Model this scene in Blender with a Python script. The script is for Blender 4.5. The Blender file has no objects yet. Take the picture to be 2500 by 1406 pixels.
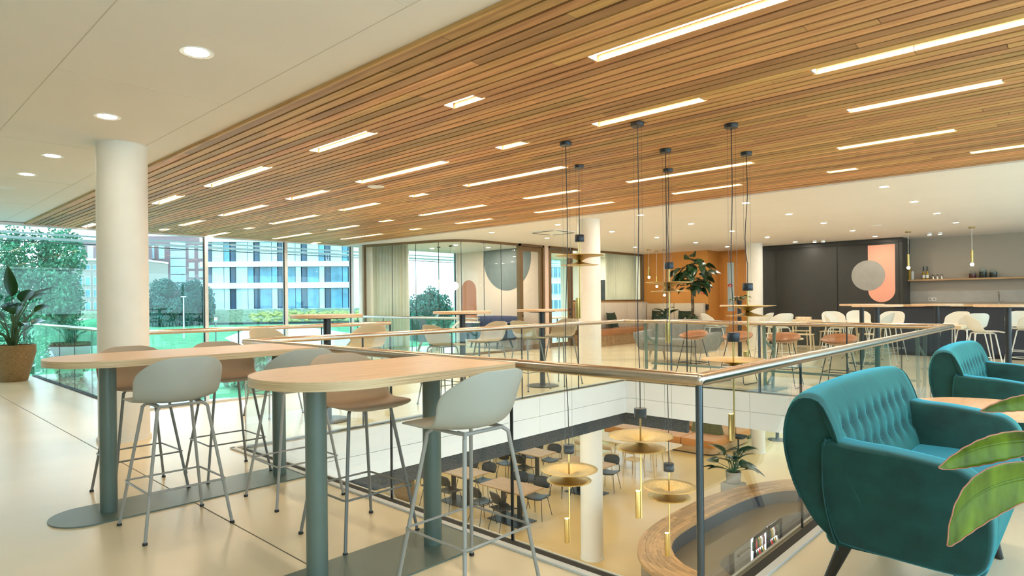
import bpy, bmesh, math, random
from mathutils import Vector, Matrix, noise as mnoise
random.seed(7)
SC = bpy.context.scene
COL = SC.collection
PI = math.pi

# ------------------------------------------------------------------ camera, sky, exposure
F_PX, YAW, ROLL, CY, EYE = 1536.68, 0.752827, -0.0103056, 735.04, 1.28
cyw, syw = math.cos(YAW), math.sin(YAW)
RIGHT, FWD, UPV = Vector((cyw, syw, 0)), Vector((-syw, cyw, 0)), Vector((0, 0, 1))
CR = RIGHT * math.cos(ROLL) + UPV * math.sin(ROLL)
CU = UPV * math.cos(ROLL) - RIGHT * math.sin(ROLL)
cam_d = bpy.data.cameras.new('camera')
cam_d.sensor_width = 36.0
cam_d.lens = F_PX * 36.0 / 2500.0
cam_d.shift_y = (CY - 703.0) / 2500.0
cam_d.clip_start, cam_d.clip_end = 0.05, 600
cam = bpy.data.objects.new('camera', cam_d)
COL.objects.link(cam)
m3 = Matrix((CR, CU, -FWD)).transposed()
cam.matrix_world = Matrix.Translation((0, 0, EYE)) @ m3.to_4x4()
SC.camera = cam

def at(px, py, depth):
    """world point of the outdoors, at a chosen distance along the view"""
    return Vector((0, 0, EYE)) + (FWD + CR * ((px - 1250) / F_PX) - CU * ((py - CY) / F_PX)) * depth

world = bpy.data.worlds.new('overcast_sky')
SC.world = world
world.use_nodes = True
wn = world.node_tree.nodes
wl = world.node_tree.links
wn.clear()
w_out = wn.new('ShaderNodeOutputWorld')
w_bg = wn.new('ShaderNodeBackground')
w_tc = wn.new('ShaderNodeTexCoord')
w_sep = wn.new('ShaderNodeSeparateXYZ')
w_ramp = wn.new('ShaderNodeValToRGB')
w_ramp.color_ramp.elements[0].position = 0.0
w_ramp.color_ramp.elements[0].color = (0.80, 0.92, 1.0, 1)
w_ramp.color_ramp.elements[1].position = 0.5
w_ramp.color_ramp.elements[1].color = (0.62, 0.83, 1.0, 1)
wl.new(w_tc.outputs['Generated'], w_sep.inputs[0])
wl.new(w_sep.outputs['Z'], w_ramp.inputs[0])
wl.new(w_ramp.outputs[0], w_bg.inputs[0])
w_bg.inputs[1].default_value = 2.5
wl.new(w_bg.outputs[0], w_out.inputs[0])

STRIP_E, DOWN_E, LOW_E = 40.0, 90.0, 170.0      # lamp strengths
vs = SC.view_settings
vs.view_transform = 'Standard'
vs.look = 'None'
vs.gamma = 1.0
vs.exposure = .80
vs.use_curve_mapping = False
SC.cycles.max_bounces = 8
SC.cycles.diffuse_bounces = 4
SC.cycles.glossy_bounces = 4
SC.cycles.transmission_bounces = 4
SC.cycles.transparent_max_bounces = 24
SC.cycles.caustics_reflective = False
SC.cycles.caustics_refractive = False
SC.cycles.sample_clamp_indirect = 6.0
SC.cycles.use_denoising = True

# ------------------------------------------------------------------ materials
def new_mat(name):
    m = bpy.data.materials.new(name)
    m.use_nodes = True
    nt = m.node_tree
    b = nt.nodes['Principled BSDF']
    return m, nt, b

def c4(c):
    return (c[0], c[1], c[2], 1.0)

def srgb(r, g, b):
    f = lambda v: (v / 255 / 12.92) if v / 255 <= .04045 else ((v / 255 + .055) / 1.055) ** 2.4
    return (f(r), f(g), f(b))

def M(name, col, rough=.5, metal=0.0, var=.06, scale=6.0, bump=0.0, bscale=60.0, sheen=0.0, coat=0.0, spec=.5, stretch=(1, 1, 1)):
    """plain procedural material: base colour with soft noise variation, optional fine bump"""
    m, nt, b = new_mat(name)
    N, L = nt.nodes, nt.links
    tc = N.new('ShaderNodeTexCoord')
    mp = N.new('ShaderNodeMapping')
    mp.inputs['Scale'].default_value = stretch
    L.new(tc.outputs['Object'], mp.inputs[0])
    nz = N.new('ShaderNodeTexNoise')
    nz.inputs['Scale'].default_value = scale
    nz.inputs['Detail'].default_value = 4
    L.new(mp.outputs[0], nz.inputs['Vector'])
    r = N.new('ShaderNodeValToRGB')
    r.color_ramp.elements[0].position = .3
    r.color_ramp.elements[1].position = .7
    r.color_ramp.elements[0].color = c4([max(0, v * (1 - var)) for v in col])
    r.color_ramp.elements[1].color = c4([min(1, v * (1 + var)) for v in col])
    L.new(nz.outputs[0], r.inputs[0])
    L.new(r.outputs[0], b.inputs['Base Color'])
    b.inputs['Roughness'].default_value = rough
    b.inputs['Metallic'].default_value = metal
    b.inputs['Specular IOR Level'].default_value = spec
    if sheen:
        b.inputs['Sheen Weight'].default_value = sheen
        b.inputs['Sheen Roughness'].default_value = .35
    if coat:
        b.inputs['Coat Weight'].default_value = coat
        b.inputs['Coat Roughness'].default_value = .1
    if bump:
        n2 = N.new('ShaderNodeTexNoise')
        n2.inputs['Scale'].default_value = bscale
        n2.inputs['Detail'].default_value = 3
        L.new(mp.outputs[0], n2.inputs['Vector'])
        bp = N.new('ShaderNodeBump')
        bp.inputs['Strength'].default_value = bump
        bp.inputs['Distance'].default_value = .01
        L.new(n2.outputs[0], bp.inputs['Height'])
        L.new(bp.outputs[0], b.inputs['Normal'])
    return m

def WOOD(name, dark, light, axis='X', rough=.45, grain=1.0, island=0.0, world_pos=False, tint=0.0):
    """wood: stretched noise grain along an axis; island = brightness spread per separate piece"""
    m, nt, b = new_mat(name)
    N, L = nt.nodes, nt.links
    if world_pos:
        g = N.new('ShaderNodeNewGeometry')
        src = g.outputs['Position']
    else:
        tc = N.new('ShaderNodeTexCoord')
        src = tc.outputs['Object']
    mp = N.new('ShaderNodeMapping')
    s = {'X': (1.2, 22, 22), 'Y': (22, 1.2, 22), 'Z': (22, 22, 1.2), 'P': (1.5, 1.5, 110)}[axis]
    mp.inputs['Scale'].default_value = [v * grain for v in s]
    L.new(src, mp.inputs[0])
    nz = N.new('ShaderNodeTexNoise')
    nz.inputs['Scale'].default_value = 1.6
    nz.inputs['Detail'].default_value = 6
    nz.inputs['Roughness'].default_value = .65
    nz.inputs['Distortion'].default_value = .8
    L.new(mp.outputs[0], nz.inputs['Vector'])
    r = N.new('ShaderNodeValToRGB')
    r.color_ramp.elements[0].position = .32
    r.color_ramp.elements[1].position = .68
    r.color_ramp.elements[0].color = c4(dark)
    r.color_ramp.elements[1].color = c4(light)
    L.new(nz.outputs[0], r.inputs[0])
    out = r.outputs[0]
    if island:
        g2 = N.new('ShaderNodeNewGeometry')
        oi = N.new('ShaderNodeObjectInfo')
        ad = N.new('ShaderNodeMath'); ad.operation = 'ADD'
        L.new(g2.outputs['Random Per Island'], ad.inputs[0])
        L.new(oi.outputs['Random'], ad.inputs[1])
        fr = N.new('ShaderNodeMath'); fr.operation = 'FRACT'
        L.new(ad.outputs[0], fr.inputs[0])
        mr = N.new('ShaderNodeMapRange')
        mr.inputs['To Min'].default_value = 1 - island
        mr.inputs['To Max'].default_value = 1 + island
        L.new(fr.outputs[0], mr.inputs[0])
        hs = N.new('ShaderNodeHueSaturation')
        m2 = N.new('ShaderNodeMapRange')
        m2.inputs['To Min'].default_value = .5 - tint
        m2.inputs['To Max'].default_value = .5 + tint
        ml = N.new('ShaderNodeMath'); ml.operation = 'MULTIPLY'; ml.inputs[1].default_value = 7.31
        f2 = N.new('ShaderNodeMath'); f2.operation = 'FRACT'
        L.new(fr.outputs[0], ml.inputs[0]); L.new(ml.outputs[0], f2.inputs[0]); L.new(f2.outputs[0], m2.inputs[0])
        L.new(m2.outputs[0], hs.inputs['Hue'])
        L.new(mr.outputs[0], hs.inputs['Value'])
        L.new(out, hs.inputs['Color'])
        out = hs.outputs[0]
    L.new(out, b.inputs['Base Color'])
    b.inputs['Roughness'].default_value = rough
    bp = N.new('ShaderNodeBump')
    bp.inputs['Strength'].default_value = .08
    bp.inputs['Distance'].default_value = .003
    L.new(nz.outputs[0], bp.inputs['Height'])
    L.new(bp.outputs[0], b.inputs['Normal'])
    return m

def GLASS(name, tint, ior=1.45, rough=0.0):
    m = bpy.data.materials.new(name)
    m.use_nodes = True
    N, L = m.node_tree.nodes, m.node_tree.links
    N.clear()
    o = N.new('ShaderNodeOutputMaterial')
    t = N.new('ShaderNodeBsdfTransparent'); t.inputs[0].default_value = c4(tint)
    g = N.new('ShaderNodeBsdfGlossy'); g.inputs['Roughness'].default_value = rough
    f = N.new('ShaderNodeFresnel')
    gm = N.new('ShaderNodeNewGeometry')
    mi = N.new('ShaderNodeMix'); mi.inputs[2].default_value = ior; mi.inputs[3].default_value = 1 / ior
    L.new(gm.outputs['Backfacing'], mi.inputs[0]); L.new(mi.outputs[0], f.inputs[0])
    mx = N.new('ShaderNodeMixShader')
    L.new(f.outputs[0], mx.inputs[0]); L.new(t.outputs[0], mx.inputs[1]); L.new(g.outputs[0], mx.inputs[2])
    L.new(mx.outputs[0], o.inputs[0])
    return m

def EMIT(name, col, strength):
    m = bpy.data.materials.new(name)
    m.use_nodes = True
    N, L = m.node_tree.nodes, m.node_tree.links
    N.clear()
    o = N.new('ShaderNodeOutputMaterial')
    e = N.new('ShaderNodeEmission')
    e.inputs[0].default_value = c4(col)
    e.inputs[1].default_value = strength
    L.new(e.outputs[0], o.inputs[0])
    return m

mt = {}
mt['paint'] = M('white_paint', (.80, .765, .69), .6, var=.02, bump=.02, bscale=200)
mt['ceil'] = M('ceiling_paint', (.80, .765, .725), .7, var=.015, scale=1.5)
mt['fascia'] = M('white_panel', (.66, .67, .67), .45, var=.01)
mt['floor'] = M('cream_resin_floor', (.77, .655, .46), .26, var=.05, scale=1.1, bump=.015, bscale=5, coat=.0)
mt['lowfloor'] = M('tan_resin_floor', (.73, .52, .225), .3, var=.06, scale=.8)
mt['joint'] = M('dark_joint', (.16, .13, .10), .7)
mt['slat'] = WOOD('oak_slat', (.36, .168, .055), (.63, .35, .14), 'X', .5, .55, island=.34, world_pos=True, tint=.012)
mt['backing'] = M('dark_backing', (.018, .014, .010), .9)
mt['oak_top'] = WOOD('oak_veneer', (.60, .38, .22), (.76, .52, .32), 'Y', .38, .8)
mt['oak_edge'] = WOOD('oak_ply_edge', (.42, .28, .14), (.74, .56, .35), 'P', .5, 1.0)
mt['oak_mid'] = WOOD('mid_oak', (.38, .22, .10), (.60, .38, .19), 'X', .45, .8)
mt['oak_pale'] = WOOD('pale_ash', (.60, .46, .28), (.74, .60, .40), 'Z', .5, .8)
mt['oak_lam'] = WOOD('butcher_block', (.36, .20, .08), (.56, .34, .16), 'X', .42, .9, island=.25, world_pos=True)
mt['steel'] = M('brushed_steel', (.54, .465, .39), .24, 1.0, var=.05, scale=40, stretch=(1, 1, 1))
mt['post'] = M('dark_post', (.10, .12, .14), .22, .8)
mt['sage'] = M('sage_steel', (.115, .155, .135), .38, 0, var=.04)
mt['sage_light'] = M('pale_sage_steel', (.16, .22, .18), .4, 0)
mt['stool_grey'] = M('grey_shell', (.40, .405, .365), .5, var=.02)
mt['stool_taupe'] = M('taupe_shell', (.42, .315, .215), .5, var=.02)
mt['stool_white'] = M('white_shell', (.72, .69, .60), .45, var=.02)
mt['stool_olive'] = M('khaki_shell', (.44, .39, .27), .5, var=.02)
mt['leg_grey'] = M('grey_tube', (.20, .195, .18), .4)
mt['leg_light'] = M('light_grey_tube', (.32, .31, .29), .4)
mt['leg_white'] = M('white_tube', (.70, .68, .62), .4)
mt['black'] = M('black_metal', (.014, .015, .018), .38)
mt['navy'] = M('blue_black_metal', (.02, .03, .045), .3, .3)
mt['rubber'] = M('black_rubber', (.012, .012, .012), .7)
mt['brass'] = M('brass', (.50, .355, .13), .24, 1.0, var=.05, bump=.0)
mt['brass_hammer'] = M('hammered_brass', (.62, .46, .20), .30, 1.0, var=.05, bump=.55, bscale=55)
mt['velvet'] = M('teal_velvet', (.002, .046, .043), .85, var=.35, scale=9, bump=.05, bscale=30, sheen=1.0)
_b = mt['velvet'].node_tree.nodes['Principled BSDF']
_b.inputs['Sheen Tint'].default_value = (.09, .68, .88, 1)
mt['velvet_btn'] = M('teal_button', (.006, .07, .08), .7)
mt['grey_fab'] = M('grey_weave', (.24, .235, .215), .9, var=.12, scale=40, bump=.15, bscale=150, sheen=.2)
mt['cream_fab'] = M('cream_weave', (.62, .56, .46), .9, var=.08, scale=14, bump=.1, bscale=120, stretch=(.3, 1, 4))
mt['green_fab'] = M('dark_green_cloth', (.014, .032, .018), .85, var=.2)
mt['tan'] = M('tan_leather', (.40, .165, .065), .38, var=.12, scale=12)
mt['cognac'] = M('cognac_leather', (.50, .20, .06), .5, var=.1)
mt['orange_fab'] = M('orange_cloth', (.58, .235, .055), .75, var=.06, sheen=.2)
mt['olive_fab'] = M('olive_cloth', (.135, .14, .06), .8, var=.1)
mt['orange_wall'] = M('ochre_paint', (.62, .285, .065), .6, var=.02)
mt['pink_wall'] = M('blush_paint', (.70, .53, .44), .65, var=.01)
mt['mural_grey'] = M('slate_paint', (.15, .17, .175), .7)
mt['terracotta'] = M('terracotta_gloss', (.42, .125, .035), .5)
mt['dark_panel'] = M('anthracite_panel', (.028, .028, .026), .42, var=.05)
mt['navy_panel'] = M('blue_black_panel', (.022, .028, .042), .5)
mt['salmon'] = M('salmon_paint', (.80, .36, .255), .6, var=.01)
mt['disc_grey'] = M('grey_paint', (.30, .29, .27), .5)
mt['greige'] = M('greige_paint', (.40, .35, .285), .65, var=.01)
mt['bronze'] = M('bronze_frame', (.20, .125, .06), .42, .35)
mt['curtain'] = M('sheer_curtain', (.88, .86, .79), .8, var=.04)
_c = mt['curtain'].node_tree
_tr = _c.nodes.new('ShaderNodeBsdfTranslucent'); _tr.inputs[0].default_value = (.88, .87, .80, 1)
_mx = _c.nodes.new('ShaderNodeMixShader'); _mx.inputs[0].default_value = .5
_c.links.new(_c.nodes['Principled BSDF'].outputs[0], _mx.inputs[1]); _c.links.new(_tr.outputs[0], _mx.inputs[2])
_c.links.new(_mx.outputs[0], _c.nodes['Material Output'].inputs[0])
mt['white_metal'] = M('white_metal', (.74, .78, .82), .35)
mt['white_plastic'] = M('white_plastic', (.80, .80, .78), .4)
mt['red'] = M('red_plastic', (.65, .03, .02), .4)
mt['pot'] = M('seagrass_weave', (.30, .19, .085), .85, var=.35, scale=26, bump=.6, bscale=70, stretch=(1, 1, 5))
mt['soil'] = M('dark_soil', (.06, .04, .025), .95, var=.4, scale=40, bump=.4)
mt['leaf'] = M('glossy_leaf', (.022, .075, .018), .32, var=.45, scale=5)
mt['leaf_dark'] = M('dark_leaf', (.012, .04, .012), .35, var=.4, scale=7)
mt['leaf_back'] = M('lime_leaf', (.105, .155, .006), .45, spec=.2, var=.6, scale=3.5, stretch=(8, 1.5, 1))
mt['leaf_rim'] = M('reddish_leaf_rim', (.42, .16, .10), .5)
mt['stem'] = M('green_stem', (.05, .10, .03), .5)
mt['bark'] = M('brown_bark', (.10, .075, .045), .85, var=.3)
mt['lawn'] = M('lawn', (.05, .255, .105), .9, var=.35, scale=1.4, bump=.4, bscale=9)
mt['hedge'] = M('heather_bank', (.15, .22, .13), .95, var=.35, scale=3, bump=.5, bscale=8)
mt['moss'] = M('yellow_sedum', (.30, .33, .11), .95, var=.3, scale=3)
mt['paving'] = M('pale_paving', (.62, .66, .68), .8, var=.05)
mt['foliage'] = M('tree_foliage', (.065, .225, .125), .8, var=.55, scale=1.2)
mt['foliage_b'] = M('blue_green_foliage', (.04, .15, .12), .85, var=.45, scale=.8)
mt['brick'] = M('purple_brick', (.30, .20, .21), .9, var=.1)
mt['brick_tan'] = M('tan_brick', (.36, .31, .28), .9, var=.1)
mt['wall_white'] = M('white_cladding', (.78, .84, .88), .5, var=.01)
mt['pane_light'] = M('pale_blind_pane', (.50, .66, .74), .25, var=.10, scale=.6)
mt['pane_blue'] = M('blue_window_pane', (.10, .30, .42), .12, var=.35, scale=.5)
mt['pane_dark'] = M('dark_window_pane', (.035, .10, .17), .2, var=.2)
mt['water'] = M('blue_canopy', (.03, .12, .22), .3)
mt['bal_glass'] = GLASS('balustrade_glass', (.955, .985, .975))
mt['win_glass'] = GLASS('window_glass', (.88, .985, .99))
mt['room_glass'] = GLASS('partition_glass', (.96, .985, .955), 1.25)
mt['jar_glass'] = GLASS('jar_glass', (.86, .90, .86))
mt['oil'] = M('golden_oil', (.45, .28, .03), .15)
mt['jar_red'] = M('dark_red_preserve', (.12, .012, .02), .4, var=.4, scale=30)
mt['jar_dark'] = M('dark_beans', (.03, .025, .02), .5, var=.5, scale=40)
mt['speckle'] = M('black_speckled_felt', (.045, .050, .054), .95, var=.97, scale=70)
mt['strip'] = EMIT('warm_strip_light', (1.0, .80, .55), STRIP_E)
mt['down'] = EMIT('warm_downlight', (1.0, .86, .66), DOWN_E)
mt['down_back'] = EMIT('bright_downlight', (1.0, .87, .70), 430.0)
mt['down_room'] = EMIT('room_downlight', (1.0, .90, .76), 800.0)
mt['low_fill'] = EMIT('warm_lower_fill', (1.0, .80, .52), LOW_E)  # glow of the unseen lamps added below the slab
mt['pendant_lens'] = EMIT('pendant_lens', (1.0, .85, .6), 22)
mt['bulb'] = EMIT('glowing_bulb', (1.0, .75, .42), 45)
mt['globe'] = EMIT('glowing_globe', (1.0, .92, .78), 2.2)
mt['cool_light'] = EMIT('lit_fridge_interior', (.86, .93, 1.0), 2.6)
mt['screen'] = M('dark_picture', (.02, .019, .017), .3, var=.9, scale=5)
mt['lower_grey'] = M('warm_grey_counter', (.17, .135, .10), .4, var=.04)
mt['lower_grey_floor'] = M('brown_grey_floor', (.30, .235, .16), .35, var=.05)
mt['stainless'] = M('stainless_door', (.36, .33, .26), .35, .5)

# ------------------------------------------------------------------ mesh helpers
class MB:
    """collects shapes into one mesh"""
    def __init__(s):
        s.v, s.f = [], []
    def add(s, vs_, fs_):
        o = len(s.v)
        s.v += [tuple(p) for p in vs_]
        s.f += [tuple(i + o for i in f) for f in fs_]
        return s
    def box(s, x0, x1, y0, y1, z0, z1):
        return s.add([(x0, y0, z0), (x1, y0, z0), (x1, y1, z0), (x0, y1, z0), (x0, y0, z1), (x1, y0, z1), (x1, y1, z1), (x0, y1, z1)],
                     [(0, 3, 2, 1), (4, 5, 6, 7), (0, 1, 5, 4), (1, 2, 6, 5), (2, 3, 7, 6), (3, 0, 4, 7)])
    def bar(s, a, b, w, h, up=(0, 0, 1)):
        a, b = Vector(a), Vector(b)
        d = (b - a).normalized()
        u = Vector(up)
        r = d.cross(u)
        if r.length < 1e-5:
            r = d.cross(Vector((1, 0, 0)))
        r.normalize()
        u = r.cross(d)
        P = []
        for c in (a, b):
            for q in ((-1, -1), (1, -1), (1, 1), (-1, 1)):
                P.append(c + r * q[0] * w / 2 + u * q[1] * h / 2)
        return s.add(P, [(0, 1, 2, 3), (7, 6, 5, 4), (0, 4, 5, 1), (1, 5, 6, 2), (2, 6, 7, 3), (3, 7, 4, 0)])
    def tube(s, pts, r, n=8, closed=False, caps=True):
        P = [Vector(p) for p in pts]
        k = len(P)
        rr = r if isinstance(r, (list, tuple)) else [r] * k
        ref = None
        V, Fc = [], []
        for i in range(k):
            if closed:
                t = (P[(i + 1) % k] - P[i - 1]).normalized()
            else:
                t = (P[min(i + 1, k - 1)] - P[max(i - 1, 0)]).normalized()
            if ref is None:
                ref = Vector((0, 0, 1)) if abs(t.z) < .9 else Vector((1, 0, 0))
            x = t.cross(ref).normalized()
            y = x.cross(t)
            ref = y
            for j in range(n):
                a = 2 * PI * j / n
                V.append(P[i] + (x * math.cos(a) + y * math.sin(a)) * rr[i])
        m = k if closed else k - 1
        for i in range(m):
            for j in range(n):
                a, b = i * n + j, i * n + (j + 1) % n
                c, d = ((i + 1) % k) * n + (j + 1) % n, ((i + 1) % k) * n + j
                Fc.append((a, b, c, d))
        if caps and not closed:
            Fc.append(tuple(range(n))[::-1])
            Fc.append(tuple((k - 1) * n + j for j in range(n)))
        return s.add(V, Fc)
    def cyl(s, a, b, r0, r1=None, n=20):
        return s.tube([a, b], [r0, r0 if r1 is None else r1], n)
    def lathe(s, prof, c=(0, 0, 0), n=32, cap0=True, cap1=True):
        V, Fc = [], []
        for (r, z) in prof:
            for j in range(n):
                a = 2 * PI * j / n
                V.append((c[0] + r * math.cos(a), c[1] + r * math.sin(a), c[2] + z))
        for i in range(len(prof) - 1):
            for j in range(n):
                a, b = i * n + j, i * n + (j + 1) % n
                Fc.append((a, b, b + n, a + n))
        if cap0: Fc.append(tuple(range(n))[::-1])
        if cap1: Fc.append(tuple((len(prof) - 1) * n + j for j in range(n)))
        return s.add(V, Fc)
    def prism(s, poly, z0, z1, bevel=0.0):
        n = len(poly)
        if not bevel:
            V = [(x, y, z0) for x, y in poly] + [(x, y, z1) for x, y in poly]
            Fc = [tuple(range(n))[::-1], tuple(range(n, 2 * n))] + [(i, (i + 1) % n, n + (i + 1) % n, n + i) for i in range(n)]
            return s.add(V, Fc)
        ins = inset(poly, bevel)
        R = [[(x, y, z0) for x, y in ins], [(x, y, z0 + bevel) for x, y in poly], [(x, y, z1 - bevel) for x, y in poly], [(x, y, z1) for x, y in ins]]
        V = sum(R, [])
        Fc = [tuple(range(n))[::-1], tuple(range(3 * n, 4 * n))]
        for k in range(3):
            Fc += [(k * n + i, k * n + (i + 1) % n, (k + 1) * n + (i + 1) % n, (k + 1) * n + i) for i in range(n)]
        return s.add(V, Fc)
    def grid(s, fn, nu, nv, wrap_u=False):
        V = [fn(i / nu, j / nv) for j in range(nv + 1) for i in range(nu if wrap_u else nu + 1)]
        w = nu if wrap_u else nu + 1
        Fc = []
        for j in range(nv):
            for i in range(nu):
                a, b = j * w + i, j * w + (i + 1) % w
                Fc.append((a, b, b + w, a + w))
        return s.add(V, Fc)
    def ball(s, c, r, n=12, sz=1.0):
        pr = [(max(1e-4, r * math.sin(PI * i / n)), -r * sz * math.cos(PI * i / n)) for i in range(n + 1)]
        return s.lathe(pr, c, n * 2)
    def xf(s, m):
        s.v = [tuple(m @ Vector(p)) for p in s.v]
        return s
    def build(s, name, mat, parent=None, smooth=35, bevel=0.0, loc=None, solid=0.0, sub=0, kind=None):
        me = bpy.data.meshes.new(name)
        me.from_pydata(s.v, [], s.f)
        me.update()
        if mat is not None:
            me.materials.append(mt[mat] if isinstance(mat, str) else mat)
        if smooth:
            me.polygons.foreach_set('use_smooth', [True] * len(me.polygons))
            me.set_sharp_from_angle(angle=math.radians(smooth))
        o = bpy.data.objects.new(name, me)
        COL.objects.link(o)
        if parent is not None: o.parent = parent
        if loc: o.location = loc
        if solid:
            md = o.modifiers.new('solid', 'SOLIDIFY'); md.thickness = solid; md.offset = 0
        if sub:
            md = o.modifiers.new('sub', 'SUBSURF'); md.levels = sub; md.render_levels = sub
        if bevel:
            md = o.modifiers.new('bevel', 'BEVEL'); md.width = bevel; md.segments = 2; md.limit_method = 'ANGLE'
        if kind: o['kind'] = kind
        return o

def inset(poly, d):
    n = len(poly)
    out = []
    for i in range(n):
        p0, p1, p2 = Vector(poly[i - 1]).to_2d(), Vector(poly[i]).to_2d(), Vector(poly[(i + 1) % n]).to_2d()
        e1, e2 = (p1 - p0), (p2 - p1)
        if e1.length < 1e-9 or e2.length < 1e-9:
            out.append((p1.x, p1.y)); continue
        n1 = Vector((-e1.y, e1.x)).normalized(); n2 = Vector((-e2.y, e2.x)).normalized()
        b = n1 + n2
        k = max(.35, b.length_squared / 2)
        q = p1 + b * (d / k / 1.0) * .5 * (1.0 if k >= .35 else 1)
        out.append((q.x, q.y))
    return out

def rrect(x0, x1, y0, y1, r, n=6):
    P = []
    for cx, cy, a0 in ((x1 - r, y0 + r, -90), (x1 - r, y1 - r, 0), (x0 + r, y1 - r, 90), (x0 + r, y0 + r, 180)):
        for i in range(n + 1):
            a = math.radians(a0 + 90 * i / n)
            P.append((cx + r * math.cos(a), cy + r * math.sin(a)))
    return P

def circle(r, n=40, c=(0, 0)):
    return [(c[0] + r * math.cos(2 * PI * i / n), c[1] + r * math.sin(2 * PI * i / n)) for i in range(n)]

def sst(a, b, x):
    t = min(1, max(0, (x - a) / (b - a)))
    return t * t * (3 - 2 * t)

def lerp_path(P, t):
    """smooth Catmull-Rom point on a list of points, t in 0..1"""
    n = len(P) - 1
    x = min(n - 1e-6, max(0, t * n))
    i = int(x); f = x - i
    p = [Vector(P[max(0, min(n, i + k))]) for k in (-1, 0, 1, 2)]
    return .5 * ((2 * p[1]) + (p[2] - p[0]) * f + (2 * p[0] - 5 * p[1] + 4 * p[2] - p[3]) * f * f + (3 * p[1] - p[0] - 3 * p[2] + p[3]) * f ** 3)

def tag(o, label=None, cat=None, group=None):
    if label: o['label'] = label
    if cat: o['category'] = cat
    if group: o['group'] = group
    return o

def thing(name, label, cat, loc=(0, 0, 0), rz=0, group=None):
    o = bpy.data.objects.new(name, None)
    COL.objects.link(o)
    o.empty_display_size = .1
    o.location = loc
    o.rotation_euler = (0, 0, rz)
    return tag(o, label, cat, group)

def dup(root, loc, rz=0, label=None, swap=None):
    """copy a thing with its parts and sub-parts; swap = {material: other material}"""
    def cp(o, par):
        c = o.copy()
        if swap and o.type == 'MESH' and o.data.materials and o.data.materials[0].name in swap:
            key = o.data.name + '|' + swap[o.data.materials[0].name]
            me = _swapped.get(key)
            if me is None:
                me = o.data.copy(); me.materials[0] = mt[swap[o.data.materials[0].name]] if swap[o.data.materials[0].name] in mt else bpy.data.materials[swap[o.data.materials[0].name]]
                _swapped[key] = me
            c.data = me
        COL.objects.link(c)
        if par is not None: c.parent = par
        for ch in o.children: cp(ch, c)
        return c
    r = cp(root, None)
    r.location = loc
    r.rotation_euler = (0, 0, rz)
    if label: r['label'] = label
    return r
_swapped = {}

def struct(name, mb, mat, parent=None, **k):
    o = mb.build(name, mat, parent, **k)
    if parent is None: o['kind'] = 'structure'
    return o

# ------------------------------------------------------------------ structure: floors and ceilings
VX0, VX1, VY0, VY1 = -5.54, -1.23, 2.45, 8.52         # floor opening
SX0, SX1, SY0, SY1 = -14.40, -8.50, 2.43, 8.55        # stair opening
FX0, FX1, FY0, FY1 = -14.40, 3.2, -3.6, 19.6
Z2 = -3.45
def holes_floor(z0, z1):
    m = MB()
    m.box(FX0, FX1, FY0, VY0 - .0, z0, z1)
    m.box(FX0, FX1, SY1, FY1, z0, z1)
    m.box(SX1, VX0, VY0, SY1, z0, z1)
    m.box(VX1, FX1, VY0, SY1, z0, z1)
    m.box(VX0, VX1, VY1, SY1, z0, z1)
    return m
floor = struct('floor', holes_floor(-.06, 0), 'floor', smooth=0)
jm = MB()
jm.box(-14.3, 2.5, 1.553, 1.560, 0, .0012)
jm.build('floor_joint', 'joint', floor, smooth=0)
slab = struct('floor_slab', holes_floor(-.50, -.0605), 'paint', smooth=0)
low = struct('floor_lower', MB().box(-14.4, 3.2, -3.6, 23, Z2 - .1, Z2), 'lowfloor', smooth=0)

# fascia panels round the opening, each a piece of its own
def fascia(name, horizontal, c, a0, a1, sgn, cuts):
    root = struct(name, (MB().box(a0, a1, min(c, c + sgn * .02), max(c, c + sgn * .02), -.5, -.07) if horizontal else MB().box(min(c, c + sgn * .02), max(c, c + sgn * .02), a0, a1, -.5, -.07)), 'paint', smooth=0)
    e = [a0] + cuts + [a1]
    for (z0, z1) in ((-.50, -.268), (-.264, -.004)):
        for i in range(len(e) - 1):
            t0, t1 = e[i] + .002, e[i + 1] - .002
            m = MB()
            lo, hi = sorted((c + sgn * .02, c + sgn * .034))
            m.box(t0, t1, lo, hi, z0, z1) if horizontal else m.box(lo, hi, t0, t1, z0, z1)
            m.build('panel', 'fascia', root, smooth=0, bevel=.0015)
    return root
fascia('wall_void_left', False, VX0, VY0, VY1, 1, [4.4, 6.4])
fascia('wall_void_back', True, VY1, VX0, VX1, -1, [-3.52])
fascia('wall_void_front', True, VY0, VX0, VX1, 1, [-3.4])
fascia('wall_void_right', False, VX1, VY0, VY1, -1, [4.4, 6.4])
sp = MB().box(VX0 - .12, VX0 - .06, VY0, VY1 + .1, -.70, -.495)
sp.box(VX0 - .12, VX0 + 1.05, VY1 + .04, VY1 + .10, -.70, -.495)
struct('trim_speckled', sp, 'speckle', smooth=0)

CEIL_F, CEIL_B, SLAT_Z = 2.81, 2.76, 2.785
WY0, WY1 = 2.33, 8.93
struct('ceiling_front', MB().box(-14.5, 3.2, -3.6, WY0 - .001, CEIL_F, CEIL_F + .05), 'ceil', smooth=0)
struct('ceiling_back', MB().box(-14.5, 3.2, WY1 + .002, 19.6, CEIL_B, CEIL_B + .05), 'ceil', smooth=0)
# seams and panels of the front ceiling
fr = MB()
for y in (.96, 2.02):
    fr.box(-14.4, 3, y - .0025, y + .0025, CEIL_F - .0015, CEIL_F)
for x in (-2.6, -4.9, -7.2, -9.5, -11.8):
    fr.box(x - .002, x + .002, .96, 2.02, CEIL_F - .0012, CEIL_F)
fr.build('ceiling_seam', M('seam', (.62, .58, .50), .8), bpy.data.objects['ceiling_front'], smooth=0)

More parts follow.
